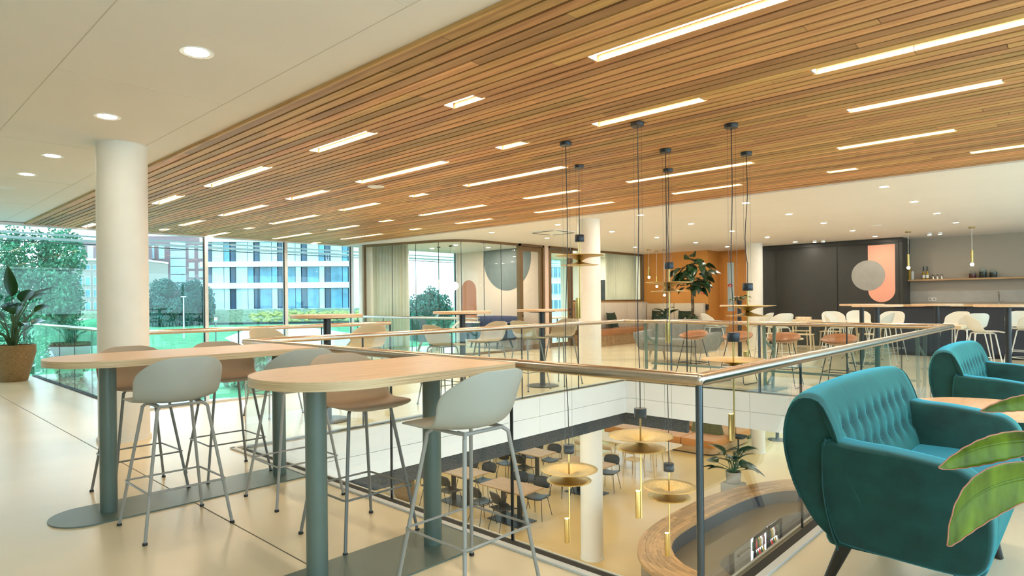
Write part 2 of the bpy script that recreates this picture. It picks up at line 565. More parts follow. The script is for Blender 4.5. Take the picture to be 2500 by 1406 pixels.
# slatted ceiling, plank by plank
backing = struct('ceiling_slats', MB().box(-14.5, 1.4, WY0, WY1, SLAT_Z + .075, SLAT_Z + .09), 'backing', smooth=0)
MB().box(-14.45, 1.4, WY0 - .018, WY0 + .004, SLAT_Z - .004, CEIL_F + .02).build('edge_board', 'slat', backing, smooth=0)
MB().box(-14.45, 1.4, WY1 - .012, WY1 + .012, SLAT_Z - .004, SLAT_Z + .06).build('edge_board', 'slat', backing, smooth=0)
PITCH = (WY1 - WY0) / 70
STRIPS = [(-2.32, -.67, 3.22), (-1.40, .25, 4.42), (-1.49, -.49, 5.63), (-1.94, -.95, 6.87), (-1.0, .0, 8.1), (-2.4, -2.07, 8.1), (-3.68, -3.34, 3.22),
          (-3.18, -2.18, 4.42), (-4.34, -3.99, 4.42), (-5.71, -4.71, 3.22), (-8.36, -6.72, 3.22), (-10.32, -9.32, 3.22), (-6.8, -5.14, 4.42),
          (-8.6, -7.58, 4.42), (-10.97, -9.34, 4.42), (-12.82, -11.8, 4.42), (-13.88, -13.55, 4.42), (-12.57, -12.26, 5.63), (-14.42, -13.41, 5.63),
          (-11.46, -9.8, 5.63), (-9.04, -8.0, 5.63), (-7.19, -6.85, 5.63), (-8.65, -7.03, 6.87), (-9.83, -9.46, 6.87), (-11.63, -10.58, 6.87),
          (-10.49, -10.17, 8.1), (-13.12, -11.5, 8.1), (-14.05, -12.4, 6.87), (-14.4, -14.15, 8.1), (-6.05, -4.4, 5.63), (-6.2, -5.21, 6.87),
          (-7.05, -5.46, 8.1), (-9.08, -8.1, 8.1), (-4.43, -2.8, 6.87), (-4.46, -3.45, 8.1), (-14.3, -13.5, 3.22)]
def row_of(y): return int(round((y - WY0) / PITCH - .5))
lit = {}
for x0, x1, y in STRIPS:
    lit.setdefault(row_of(y), []).append((x0, x1))
unit = MB().box(0, 1, -.0375, .0375, 0, .05)
unit_me = None
rest = MB()
n_single = 0
rr = random.Random(3)
for r in range(70):
    y = WY0 + (r + .5) * PITCH
    ivs = sorted(lit.get(r, []))
    x = -14.45 - rr.uniform(0, 1.6)
    segs = []
    while x < 1.4:
        x2 = x + rr.choice((2.6, 3.4, 4.2)) + rr.uniform(-.3, .3)
        segs.append((max(x, -14.45), min(x2, 1.4)))
        x = x2
    for (a, b) in ivs:
        new = []
        for (p, q) in segs:
            if q <= a or p >= b: new.append((p, q)); continue
            if p < a: new.append((p, a))
            if q > b: new.append((b, q))
        segs = new
    for (p, q) in segs:
        if q - p < .05: continue
        dz = rr.uniform(-.0015, .0015)
        if n_single < 290 and r < 58:
            if unit_me is None:
                o = unit.build('slat', 'slat', backing, smooth=0)
                unit_me = o.data
            else:
                o = bpy.data.objects.new('slat', unit_me)
                COL.objects.link(o); o.parent = backing
            o.location = (p + .002, y, SLAT_Z + dz)
            o.scale = (q - p - .004, 1, 1)
            n_single += 1
        else:
            rest.box(p + .002, q - .002, y - .0375, y + .0375, SLAT_Z + dz, SLAT_Z + .05 + dz)
rest.build('far_slats', 'slat', backing, smooth=0, kind='stuff')

# strip lights let into the slats
rows = {3.22: 'first row', 4.42: 'second row', 5.63: 'third row', 6.87: 'fourth row', 8.1: 'fifth row'}
ordn = ['first', 'second', 'third', 'fourth', 'fifth', 'sixth', 'seventh', 'eighth', 'ninth', 'tenth']
for yk, rn in rows.items():
    L_ = sorted([s for s in STRIPS if s[2] == yk])
    for i, (x0, x1, y) in enumerate(L_):
        ln = x1 - x0
        kind = 'long' if ln > 1.3 else ('medium' if ln > .6 else 'short')
        yc = WY0 + (row_of(y) + .5) * PITCH
        t = thing('strip_light', f'{kind} strip light in slatted ceiling, {rn}, {ordn[i]} from the windows', 'ceiling light', (x0, yc, SLAT_Z), group='strip lights in the slatted ceiling')
        MB().box(.012, ln - .012, -.03, .03, .034, .037).build('diffuser', 'strip', t, smooth=0)
        hs = MB().box(.003, ln - .003, -.045, .045, .038, .07)
        hs.box(.003, .011, -.045, .045, .002, .038); hs.box(ln - .011, ln - .003, -.045, .045, .002, .038)
        hs.build('housing', 'white_metal', t, smooth=0)

# downlights
def downlight(x, y, z, r, label, mat='down', grp='downlights in the plain ceiling'):
    t = thing('downlight', label, 'ceiling light', (x, y, z), group=grp)
    MB().lathe([(r * .66, -.002), (r * .95, -.006), (r, -.003), (r, -.0005)], n=28, cap0=False, cap1=False).build('trim_ring', 'white_plastic', t)
    MB().lathe([(r * .68, -.0035), (.001, -.0035)], n=24, cap0=False, cap1=False).build('lens', mat, t)
    return t
for i, (x, y) in enumerate([(-3.997, 1.49), (-5.87, 1.49), (-7.79, 1.49), (-9.08, 1.49), (-2.1, 1.49), (-.2, 1.49), (1.7, 1.49)]):
    downlight(x, y, CEIL_F, .098, ['round downlight nearest in the front ceiling', 'round downlight in front ceiling just before the column', 'round downlight in front ceiling just past the column', 'round downlight in front ceiling closest to the windows', 'round downlight overhead beside the first slat', 'round downlight above the near bar tables', 'round downlight beside the armchairs'][i])
gx = {-2.12: 'fifth', -4.0: 'fourth', -5.87: 'third', -7.72: 'second', -9.55: 'first'}
gy = {9.57: 'first', 11.42: 'second', 13.31: 'third', 15.28: 'fourth', 17.17: 'fifth'}
for xk, xn in gx.items():
    for yk, yn in gy.items():
        if (xk, yk) in ((-2.12, 17.17), (-9.55, 17.17)): continue
        downlight(xk, yk, CEIL_B, .064, f'small downlight in back ceiling, {yn} row past the slats, {xn} from the glazed rooms', 'down_back')
for x, y, l in ((-12.3, 11.0, 'downlight in the ceiling of the curved glass room, nearer the curtain'), (-12.3, 12.2, 'downlight in the ceiling of the curved glass room, by the blush wall'), (-13.5, 11.2, 'downlight in the ceiling of the curved glass room, by its window'), (-12.3, 14.2, 'downlight behind the second glazed door'), (-12.3, 16.6, 'downlight in the room behind the bench'), (-11.7, 15.3, 'added fill downlight just behind the bench glass, nearer the column'), (-11.75, 17.2, 'added fill downlight just behind the bench glass, by the curtain')):  # last two are added, to brighten the room behind the bench
    downlight(x, y, CEIL_B, .07, l, 'down_room', 'downlights in the glazed rooms')
for i, (x, y) in enumerate(((-5.38, 17.16), (-5.19, 17.21), (-2.9, 17.26), (-2.7, 17.29))):
    t = thing('ceiling_spot', ['left spot of the pair before the dark panels', 'right spot of the pair before the dark panels', 'left spot of the pair over the bar', 'right spot of the pair over the bar'][i], 'ceiling light', (x, y, CEIL_B), group='surface spots by the bar')
    MB().lathe([(.04, -.05), (.045, -.045), (.045, 0)], n=20, cap0=False).build('body', 'white_plastic', t)
    MB().lathe([(.038, -.048), (.001, -.048)], n=20, cap0=False, cap1=False).build('lens', 'down', t)
for i, (x, y, z) in enumerate(((-3.39, 14.65, CEIL_B), (-7.9, 17.4, CEIL_B), (-6.86, 4.76, SLAT_Z), (-10.3, 1.46, CEIL_F))):
    t = thing('ceiling_speaker', ['white round speaker in the back ceiling near the bar', 'white round detector in the back ceiling by the ochre wall', 'white round speaker in the slatted ceiling', 'white round speaker in front ceiling by the windows'][i], 'speaker', (x, y, z))
    MB().lathe([(.001, -.012), (.08, -.012), (.105, -.006), (.108, 0)], n=28, cap0=False, cap1=False).build('grille', 'white_plastic', t)
t = thing('air_vent', 'square white air conditioning outlet with dark slots in back ceiling', 'vent', (-8.6, 10.5, CEIL_B))
MB().prism(rrect(-.42, .42, -.42, .42, .05), -.022, 0).build('panel', 'white_plastic', t)
for dx, dy, w, h in ((-.34, 0, .05, .56), (.34, 0, .05, .56), (0, -.34, .56, .05), (0, .34, .56, .05)):
    MB().box(dx - w / 2, dx + w / 2, dy - h / 2, dy + h / 2, -.026, -.021).build('slot', 'black', t, smooth=0)

# unseen lamps, added under the slab to brighten the lower storey
LOWL = ['added unseen lower storey lamp ' + w for w in ('just past the column, nearest', 'past the column, second', 'above the tables behind the column', 'above the long pale table', 'at far left above the baskets', 'at far left above the desk', 'above the orange sofa', 'right of the orange sofa', 'above the curved counter bend', 'past the curved counter', 'farthest right at the end wall', 'under the left walkway, near', 'under the left walkway, by the column', 'beside the staircase foot', 'under the near bar tables', 'under the nearest teal sofa', 'under the further teal sofa')]
for i, (x, y) in enumerate([(-6.6, 11), (-6.6, 14), (-9.5, 11), (-9.5, 14), (-12, 11), (-12, 14), (-9.2, 17.5), (-6, 17), (-3.5, 10.5), (-3.5, 13.5), (-3, 17), (-7.2, 5), (-7.2, 8), (-10, 8.3), (-3.5, 1), (-.4, 4), (-.4, 7.4)]):
    downlight(x, y, -.502, .11, LOWL[i], 'low_fill', 'added unseen lower storey lamps')

struct('wall_near', MB().box(-14.4, 3.3, -3.7, -3.6, -.5, 2.9), 'paint', smooth=0)
# columns
def column(name, x, y, r, z0, z1, label_part=True):
    o = struct(name, MB().lathe([(r, z0), (r, z1)], (x, y, 0), 56), 'paint')
    MB().lathe([(r + .015, z0), (r + .012, z0 + .03), (r, z0 + .032)], (x, y, 0), 48, cap1=False).build('base_ring', 'paint', o)
    MB().lathe([(r + .012, z1 - .006), (r + .012, z1)], (x, y, 0), 48).build('collar', 'white_plastic', o)
    return o
column('column_near', -6.86, 1.86, .215, 0, CEIL_F)
column('column_middle', -6.87, 9.42, .205, 0, CEIL_B)
column('column_lower_middle', -6.87, 9.42, .205, Z2, -.5)
column('column_back', -6.86, 16.95, .205, 0, CEIL_B)
column('column_lower_back', -7.75, 19.3, .2, Z2, -.5)
column('column_window', -14.02, 9.42, .20, -1.5, CEIL_B)

# ------------------------------------------------------------------ balustrades
def glass_run(root, p0, p1, nseg, z0=.0, z1=.945, mat='bal_glass'):
    p0, p1 = Vector(p0).to_3d(), Vector(p1).to_3d()
    d = (p1 - p0); L = d.length; d.normalize()
    for i in range(nseg):
        a, b = p0 + d * (L * i / nseg + .004), p0 + d * (L * (i + 1) / nseg - .004)
        m = MB().bar(a + Vector((0, 0, (z0 + z1) / 2)), b + Vector((0, 0, (z0 + z1) / 2)), .014, z1 - z0)
        m.build('glass_panel', mat, root, smooth=0)
        if i:
            c = p0 + d * (L * i / nseg)
            MB().bar(c + Vector((0, 0, z0)), c + Vector((0, 0, z1)), .009, .016, up=d).build('joint_strip', 'black', root, smooth=0)
RAILZ = .944
bal = thing('balustrade', 'glass balustrade with round steel handrail around the big floor opening', 'balustrade', (0, 0, 0))
cs = [(VX0, VY0), (VX1, VY0), (VX1, VY1), (VX0, VY1)]
for i, n in enumerate((4, 5, 4, 5)):
    a, b = cs[i], cs[(i + 1) % 4]
    glass_run(bal, a, b, n)
    A, B = Vector((a[0], a[1], RAILZ)), Vector((b[0], b[1], RAILZ))
    d = (B - A).normalized()
    MB().tube([A - d * .0, B + d * .0], .0285, 20).build('handrail', 'steel', bal, smooth=40)
    # dark slot and pale edge profile at the foot of the glass
    nrm = Vector((d.y, -d.x, 0))
    m = MB().bar(A * 1 + Vector((0, 0, -RAILZ + .002)) + nrm * .035, B + Vector((0, 0, -RAILZ + .002)) + nrm * .035, .05, .008)
    m.build('glass_slot', 'rubber', bal, smooth=0)
    m = MB().bar(A + Vector((0, 0, -RAILZ + .006)) + nrm * .082 - d * .1, B + Vector((0, 0, -RAILZ + .006)) + nrm * .082 + d * .1, .04, .013)
    m.build('edge_profile', 'fascia', bal, smooth=0, bevel=.003)
for x, y in cs:
    MB().ball((x, y, RAILZ), .0288, 10).build('rail_corner', 'steel', bal)
MB().cyl((VX1, VY0, 0), (VX1, VY0, RAILZ), .0155, n=16).build('post', 'post', bal)
MB().cyl((VX0, VY0, 0), (VX0, VY0, RAILZ), .006, n=12).build('post', 'steel', bal)
for x in (-3.4,):
    MB().cyl((x, VY1, 0), (x, VY1, RAILZ), .012, n=12).build('post', 'post', bal)
MB().cyl((-4.72, VY1, 0), (-4.72, VY1, RAILZ), .013, n=12).build('post', 'post', bal)
MB().cyl((-4.30, VY0, 0), (-4.30, VY0, RAILZ), .007, n=12).build('post', 'post', bal)

sb = thing('stair_balustrade', 'glass balustrade with steel handrail around the stairwell by the windows', 'balustrade', (0, 0, 0))
glass_run(sb, (-14.30, SY0), (SX1, SY0), 6)
MB().tube([(-14.30, SY0, RAILZ), (SX1, SY0, RAILZ)], .027, 16).build('handrail', 'steel', sb)
glass_run(sb, (SX1, SY0), (SX1, 6.15), 3)
MB().tube([(SX1, SY0, RAILZ), (SX1, 6.15, RAILZ)], .03, 16).build('handrail', 'steel', sb)
glass_run(sb, (-14.2, SY1), (-8.9, SY1), 5)
MB().tube([(-14.2, SY1, RAILZ), (-8.9, SY1, RAILZ)], .027, 16).build('handrail', 'steel', sb)
for x, y in ((SX1, SY0), (SX1, 6.15), (-8.9, SY1)):
    MB().cyl((x, y, 0), (x, y, RAILZ), .018, n=12).build('post', 'post', sb)
for y in (6.22, 8.42):
    P = [(-8.75, y, RAILZ - .06), (-9.35, y, RAILZ - .06), (-13.4, y, RAILZ - .06 - 2.75)]
    MB().tube(P, .022, 12).build('sloping_handrail', 'steel', sb)
    for x in (-9.3, -10.2, -11.1, -12.0):
        zz = RAILZ - .06 - (max(0, -9.35 - x)) * .679
        MB().cyl((x, y, zz - .92), (x, y, zz - .02), .010, n=8).build('baluster', 'post', sb)
eb = MB().box(SX1 - .03, SX1 + .05, SY0, 6.15, -.004, .018)
eb.build('edge_profile', 'fascia', sb, smooth=0)
MB().box(-14.3, SX1, SY0 - .04, SY0 + .02, -.004, .014).build('edge_profile', 'rubber', sb, smooth=0)
stairs = thing('staircase', 'pale staircase descending toward the window wall', 'stairs', (-8.55, 7.32, 0))
for i in range(18):
    MB().box(-.28 * i - .30, -.28 * i, -1.08, 1.08, -.19 * (i + 1) - .05, -.19 * (i + 1)).build('tread', 'fascia', stairs, smooth=0)
for y in (-1.08, 1.04):
    MB().bar((.0, y + .02, -.25), (-5.0, y + .02, -3.60), .04, .30).build('stringer', 'paint', stairs, smooth=0)

# ------------------------------------------------------------------ window wall
WX = -14.45
mull_y = [-1.92, -.06, 1.80, 3.66, 5.52, 7.38, 9.22, 11.04, 12.90, 14.76, 16.62, 18.2]
struct('wall_window_base', MB().box(WX - .2, WX + .05, -3.6, 19.6, Z2, -1.45), 'paint', smooth=0)
for i in range(len(mull_y) - 1):
    w = struct(f'window_{i + 1}', MB().box(WX - .012, WX + .012, mull_y[i] + .04, mull_y[i + 1] - .04, -1.45, 2.80), 'win_glass', smooth=0)
    f = MB().box(WX - .05, WX + .08, mull_y[i] - .035, mull_y[i] + .035, -1.45, 2.84)
    f.build('mullion', 'white_metal', w, smooth=0, bevel=.004)
    g = MB().box(WX + .02, WX + .05, mull_y[i] - .060, mull_y[i] - .036, -1.45, 2.84)
    g.build('gasket', 'black', w, smooth=0)
    MB().box(WX - .04, WX + .06, mull_y[i], mull_y[i + 1], 2.755, 2.80).build('top_rail', 'white_metal', w, smooth=0)
    MB().box(WX - .04, WX + .08, mull_y[i], mull_y[i + 1], -1.47, -1.40).build('bottom_rail', 'white_metal', w, smooth=0)
for i in range(6):
    y0 = -3.6 + i * 3.7
    w = struct(f'window_{20 + i}', MB().box(3.19, 3.21, y0 + .04, y0 + 3.66, .06, 2.74), 'win_glass', smooth=0)
    MB().box(3.14, 3.26, y0 - .035, y0 + .035, 0, 2.80).build('mullion', 'white_metal', w, smooth=0)
    MB().box(3.15, 3.25, y0, y0 + 3.7, 0, .06).build('bottom_rail', 'white_metal', w, smooth=0)
    MB().box(3.15, 3.25, y0, y0 + 3.7, 2.74, 2.80).build('top_rail', 'white_metal', w, smooth=0)
struct('wall_behind_rooms', MB().box(WX - .1, WX + .1, 18.2, 19.6, -1.5, 2.8), 'paint', smooth=0)
bl = struct('trim_sun_blades', MB().box(-15.35, -14.75, -3.6, 19.6, 2.84, 2.90), 'white_metal', smooth=0)
for z, h, x, mm in ((2.70, .035, -15.2, 'white_metal'), (2.615, .05, -15.3, 'white_metal'), (2.545, .018, -15.3, 'post')):
    MB().box(x - .05, x, -3.6, 19.6, z - h / 2, z + h / 2).build('blade', mm, bl, smooth=0)

# ------------------------------------------------------------------ glazed meeting rooms
path = [(-13.80, 9.20), (-12.9, 9.42), (-12.2, 9.60), (-11.7, 9.73), (-11.38, 9.86), (-11.14, 10.05), (-11.0, 10.32), (-10.95, 10.7), (-10.95, 11.30), (-10.95, 11.92)]
gp = struct('wall_glass_room', MB().tube([(x, y, 2.735) for x, y in path], .028, 4), 'bronze', smooth=0)
def ribbon(pts, z0, z1, th):
    m = MB()
    n = len(pts)
    nr = []
    for i in range(n):
        a, b = Vector(pts[max(0, i - 1)]), Vector(pts[min(n - 1, i + 1)])
        t = (b - a).normalized(); nr.append((-t.y, t.x))
    V = []
    for (x, y), (nx, ny) in zip(pts, nr):
        for s_ in (-1, 1):
            for z in (z0, z1): V.append((x + nx * th / 2 * s_, y + ny * th / 2 * s_, z))
    Fc = []
    for i in range(n - 1):
        o, q = i * 4, i * 4 + 4
        Fc += [(o, q, q + 1, o + 1), (o + 3, q + 3, q + 2, o + 2), (o + 1, q + 1, q + 3, o + 3), (o, o + 2, q + 2, q)]
    Fc += [(0, 1, 3, 2), (4 * n - 4, 4 * n - 2, 4 * n - 1, 4 * n - 3)]
    return m.add(V, Fc)
def seg(a, b, n=2):
    return [tuple(Vector(path[0]).lerp(Vector(path[0]), 0)) for _ in range(0)] + [tuple(lerp2(a + (b - a) * i / n)) for i in range(n + 1)]
def lerp2(t):
    n = len(path) - 1
    x = min(n - 1e-6, max(0, t)); i = int(x)
    v = lerp_path([(p[0], p[1], 0) for p in path], t / n)
    return (v.x, v.y)
for a, b in ((0, 1), (1, 2), (2, 3.4), (3.4, 5.2), (5.2, 7), (7, 8), (8, 9)):
    ribbon(seg(a, b - .02, 5), .05, 2.715, .014).build('pane', 'room_glass', gp, smooth=30)
    if a: 
        c = lerp2(a); MB().cyl((c[0], c[1], .05), (c[0], c[1], 2.715), .008, n=6).build('pane_joint', 'post', gp)
ribbon([lerp2(9 * i / 40) for i in range(41)], 2.70, 2.762, .06).build('top_rail', 'bronze', gp, smooth=30)
ribbon([lerp2(9 * i / 40) for i in range(41)], 0, .055, .05).build('bottom_rail', 'bronze', gp, smooth=30)
MB().bar((-13.8, 9.2, 0), (-13.8, 9.2, 2.76), .07, .07).build('end_post', 'bronze', gp, smooth=0)
# doors
def glazed_door(name, y0, y1, lab, hinge=1):
    fr_ = MB()
    x = -10.95
    for a, b, c, d in ((y0, y0 + .055, 0, 2.755), (y1 - .055, y1, 0, 2.755), (y0, y1, 2.70, 2.755)):
        fr_.box(x - .06, x + .06, a, b, c, d)
    o = struct(name, fr_, 'bronze', smooth=0)
    lf = MB()
    a, b = y0 + .065, y1 - .065
    for p, q, r, s_ in ((a, a + .085, .01, 2.69), (b - .085, b, .01, 2.69), (a + .085, b - .085, 2.58, 2.69), (a + .085, b - .085, .01, .13)):
        lf.box(x - .03, x + .03, p, q, r, s_)
    lf.build('door_leaf', 'bronze', o, smooth=0, bevel=.003)
    MB().box(x - .006, x + .006, a + .085, b - .085, .13, 2.58).build('door_pane', 'room_glass', o, smooth=0)
    hy = b - .045 if hinge > 0 else a + .045
    m = MB().cyl((x + .03, hy, 1.03), (x + .075, hy, 1.03), .024, n=14)
    m.cyl((x + .065, hy, 1.03), (x + .065, hy - .13 * hinge, 1.03), .009, n=8)
    m.build('door_handle', 'black', o)
    MB().cyl((x + .03, hy, .90), (x + .045, hy, .90), .024, n=14).build('lock', 'black', o)
    return o
glazed_door('door_1', 11.94, 12.90, '', -1)
glazed_door('door_2', 13.09, 14.15, '', 1)
pw = struct('wall_pink', MB().box(-14.38, -10.88, 12.92, 13.07, 0, 2.76), 'pink_wall', smooth=0)
def mural(name, poly, mat, y, parent, th=.004):
    m = MB().prism(poly, 0, th)
    m.v = [(p[0], y - p[2], p[1]) for p in m.v]
    m.f = [f[::-1] for f in m.f]
    return m.build(name, mat, parent, smooth=0)
cx, rz_ = -12.3, .92
half = [(cx + rz_ * math.cos(math.radians(180 + 180 * i / 32)), 2.50 + rz_ * math.sin(math.radians(180 + 180 * i / 32))) for i in range(33)]
mural('mural_half_disc', half + [(cx + rz_, 2.755), (cx - rz_, 2.755)], 'mural_grey', 12.919, pw)
arch = [(-14.20, .3), (-13.56, .3)] + [(-13.88 + .32 * math.cos(math.radians(180 * i / 24)), 1.60 + .32 * math.sin(math.radians(180 * i / 24))) for i in range(25)]
mural('mural_arch', arch, 'terracotta', 12.918, pw, .012)
# partition over the bench
pt = struct('wall_bench_partition', MB().box(-11.0, -10.9, 14.15, 17.95, 0, 1.24), 'oak_mid', smooth=0)
for a, b in ((14.15, 15.4), (15.4, 16.7), (16.7, 17.92)):
    MB().box(-10.956, -10.944, a + .006, b - .006, 1.26, 2.71).build('pane', 'room_glass', pt, smooth=0)
for z0, z1 in ((1.24, 1.29), (2.70, 2.76)):
    MB().box(-10.99, -10.91, 14.15, 17.95, z0, z1).build('frame_rail', 'bronze', pt, smooth=0)
MB().box(-10.99, -10.91, 17.86, 17.95, 1.24, 2.76).build('frame_post', 'bronze', pt, smooth=0)
struct('wall_room_end', MB().box(-14.38, -10.96, 17.95, 18.1, 0, 2.76), 'paint', smooth=0)

def curtain(name, label, p0, p1, z0, z1, waves, amp=.045):
    p0, p1 = Vector(p0), Vector(p1)
    d = p1 - p0
    n = Vector((-d.y, d.x)).normalized()
    m = MB().grid(lambda u, v: (p0.x + d.x * u + n.x * amp * math.sin(u * waves * 2 * PI) , p0.y + d.y * u + n.y * amp * math.sin(u * waves * 2 * PI), z0 + (z1 - z0) * v), waves * 10, 1)
    return tag(m.build(name, 'curtain', None, smooth=60, solid=.004), label, 'curtain')
curtain('curtain', 'cream sheer curtain inside the curved glass room', (-13.75, 9.42), (-12.65, 9.72), .03, 2.72, 11)
curtain('curtain', 'white sheer curtain behind the glass above the bench', (-11.15, 16.15), (-11.15, 17.85), .03, 2.72, 14)
t = thing('wall_picture', 'dark framed picture on white wall behind the bench glass', 'picture', (-12.3, 17.945, 1.60))
MB().box(-.335, .335, -.03, 0, -.37, .37).build('frame', 'black', t, smooth=0)
MB().box(-.32, .32, -.033, -.03, -.355, .355).build('image', 'screen', t, smooth=0)
for i, p in enumerate([at(1072, 692, 16.9), at(1110, 698, 16.5), at(1101, 707, 16.6)]):
    t = thing('globe_pendant', ['glowing globe pendant hanging apart at left in the curved glass room', 'higher globe pendant of the overlapping two in glass room', 'lowest globe pendant of the three in glass room'][i], 'pendant lamp', p, group='globe pendants')
    MB().ball((0, 0, 0), .105, 14).build('globe', 'globe', t)
    MB().cyl((0, 0, .10), (0, 0, 2.755 - p.z), .004, n=6).build('cord', 'black', t)
    MB().lathe([(.045, -.025), (.045, 0)], (0, 0, 2.758 - p.z), 16).build('canopy', 'black', t)

# ------------------------------------------------------------------ ochre, anthracite and greige walls
ow = struct('wall_ochre', MB().box(-10.9, -8.68, 17.93, 18.73, 0, 2.76), 'orange_wall', smooth=0)
struct('wall_ochre_recess', MB().box(-8.68, -7.0, 18.73, 18.9, 0, 2.76), 'orange_wall', smooth=0)
dr = struct('door_3', MB().box(-8.60, -7.60, 18.705, 18.73, 0, 2.70), 'orange_wall', smooth=0)
MB().box(-8.53, -7.66, 18.68, 18.706, .01, 2.63).build('door_leaf', 'orange_wall', dr, smooth=0, bevel=.004)
MB().box(-8.40, -8.19, 18.674, 18.681, .9, 2.39).build('vision_panel', 'pane_light', dr, smooth=0)
m = MB().cyl((-8.46, 18.68, 1.05), (-8.46, 18.62, 1.05), .03, n=14); m.cyl((-8.46, 18.63, 1.05), (-8.36, 18.63, 1.05), .01, n=8)
m.build('door_handle', 'brass', dr)
MB().box(-8.72, -8.66, 17.86, 17.935, .95, 1.12).build('handle_plate', 'black', ow, smooth=0)
sg = MB().lathe([(.001, 0), (.085, 0), (.085, .003), (.001, .003)], n=32, cap0=False, cap1=False)
sg.v = [(p[0], -p[2], p[1] * .62) for p in sg.v]
so = sg.build('oval_sign', 'red', dr, smooth=0, loc=(-8.31, 18.673, 1.69))
def text_part(s_, size, loc, mat, parent, rot=(PI / 2, 0, 0), shear=0.0):
    cu = bpy.data.curves.new('lettering', 'FONT')
    cu.body = s_; cu.size = size; cu.align_x = 'CENTER'; cu.align_y = 'CENTER'; cu.extrude = .001; cu.shear = shear
    cu.materials.append(mt[mat])
    o = bpy.data.objects.new('lettering', cu)
    COL.objects.link(o); o.location = loc; o.rotation_euler = rot; o.parent = parent
    return o
text_part('Iglo', .085, (0, -.005, -.004), 'white_plastic', so, shear=.25)
al = thing('fire_alarm', 'small red square fire alarm on the ochre wall', 'alarm', (-8.82, 17.925, 1.49))
MB().box(-.05, .05, -.035, 0, -.055, .055).build('box', 'red', al, smooth=0, bevel=.006)
al2 = MB().lathe([(.001, 0), (.026, 0), (.026, .004), (.001, .004)], n=20, cap0=False, cap1=False)
al2.v = [(p[0], -.035 - p[2], p[1]) for p in al2.v]
al2.build('button', 'white_plastic', al, smooth=0)
e2 = thing('emergency_light', 'small white box light above the fire alarm on ochre wall', 'light', (-8.70, 17.925, 1.68))
MB().box(-.09, .06, -.05, 0, -.03, .03).build('case', 'white_plastic', e2, smooth=0, bevel=.006)

dk = struct('wall_dark', MB().box(-7.02, -3.58, 17.92, 18.75, 0, 2.755), 'dark_panel', smooth=0)
for a, b in ((-6.62, -5.07), (-5.04, -3.66)):
    MB().box(a, b, 17.898, 17.921, .02, 2.62).build('panel', 'dark_panel', dk, smooth=0, bevel=.004)
MB().box(-7.02, -3.56, 17.88, 17.921, 2.65, 2.74).build('top_rail', 'dark_panel', dk, smooth=0, bevel=.004)
stad = [(-4.335, 2.60), (-4.335, 1.50)] + [(-4.035 + .30 * math.cos(math.radians(180 + 180 * i / 28)), 1.46 + .30 * math.sin(math.radians(180 + 180 * i / 28))) for i in range(29)] + [(-3.735, 2.60)]
mural('mural_pill', stad, 'salmon', 17.897, dk)
mural('mural_disc', circle(.385, 56, (-4.335, 1.84)), 'disc_grey', 17.892, dk)
gw = struct('wall_greige', MB().box(-3.58, 3.2, 18.75, 18.9, 0, 2.76), 'greige', smooth=0)
MB().box(-3.58, 3.2, 18.742, 18.751, 1.14, 1.42).build('splashback', M('pale_splash', (.46, .44, .40), .5), gw, smooth=0)
sh = thing('wall_shelf', 'long oak shelf on the greige wall behind the bar', 'shelf', (0, 18.62, 1.70))
MB().box(-3.62, 2.5, -.13, .13, -.02, .02).build('board', 'oak_mid', sh, smooth=0, bevel=.003)
so_ = thing('socket', 'white double power socket above the bar worktop', 'socket', (-3.1, 18.742, 1.22))
MB().box(-.085, .085, -.012, 0, -.042, .042).build('plate', 'white_plastic', so_, smooth=0, bevel=.004)
for dx in (-.042, .042):
    r_ = MB().lathe([(.001, 0), (.022, 0), (.022, .004), (.001, .004)], n=18, cap0=False, cap1=False)
    r_.v = [(p[0] + dx, -.012 - p[2], p[1]) for p in r_.v]
    r_.build('socket_hole', 'disc_grey', so_, smooth=0)

# bar counter
bc = thing('bar_counter', 'long bar counter with blue black front and oak top', 'counter', (0, 16.3, 0))
MB().box(-3.35, 3.0, -.28, .32, .08, 1.07).build('body', 'navy_panel', bc, smooth=0)
MB().box(-3.3, 3.0, -.24, .28, 0, .08).build('plinth', 'black', bc, smooth=0)
for i in range(5):
    MB().box(-3.34 + i * 1.27, -3.34 + (i + 1) * 1.27 - .008, -.30, -.28, .09, 1.06).build('panel', 'navy_panel', bc, smooth=0)
for a, b in ((-3.45, -1.0), (-.998, 3.0)):
    MB().box(a, b, -.40, .40, 1.07, 1.115).build('worktop', 'oak_mid', bc, smooth=0, bevel=.003)
fc = thing('tap', 'chrome swan neck tap on the back worktop', 'tap', (-1.75, 18.5, 1.09))
MB().tube([(0, 0, 0), (0, 0, .22), (0, -.02, .27), (0, -.07, .29), (0, -.12, .26), (0, -.13, .22)], .012, 10).build('spout', 'steel', fc)
MB().bar((.02, 0, .06), (.09, 0, .09), .012, .012).build('lever', 'steel', fc)
bw = thing('back_worktop', 'back kitchen worktop along the greige wall', 'counter', (0, 18.45, 0))
MB().box(-3.56, 3.0, -.28, .28, 0, 1.05).build('body', 'navy_panel', bw, smooth=0)
MB().box(-3.56, 3.0, -.30, .285, 1.05, 1.09).build('worktop', 'oak_mid', bw, smooth=0)
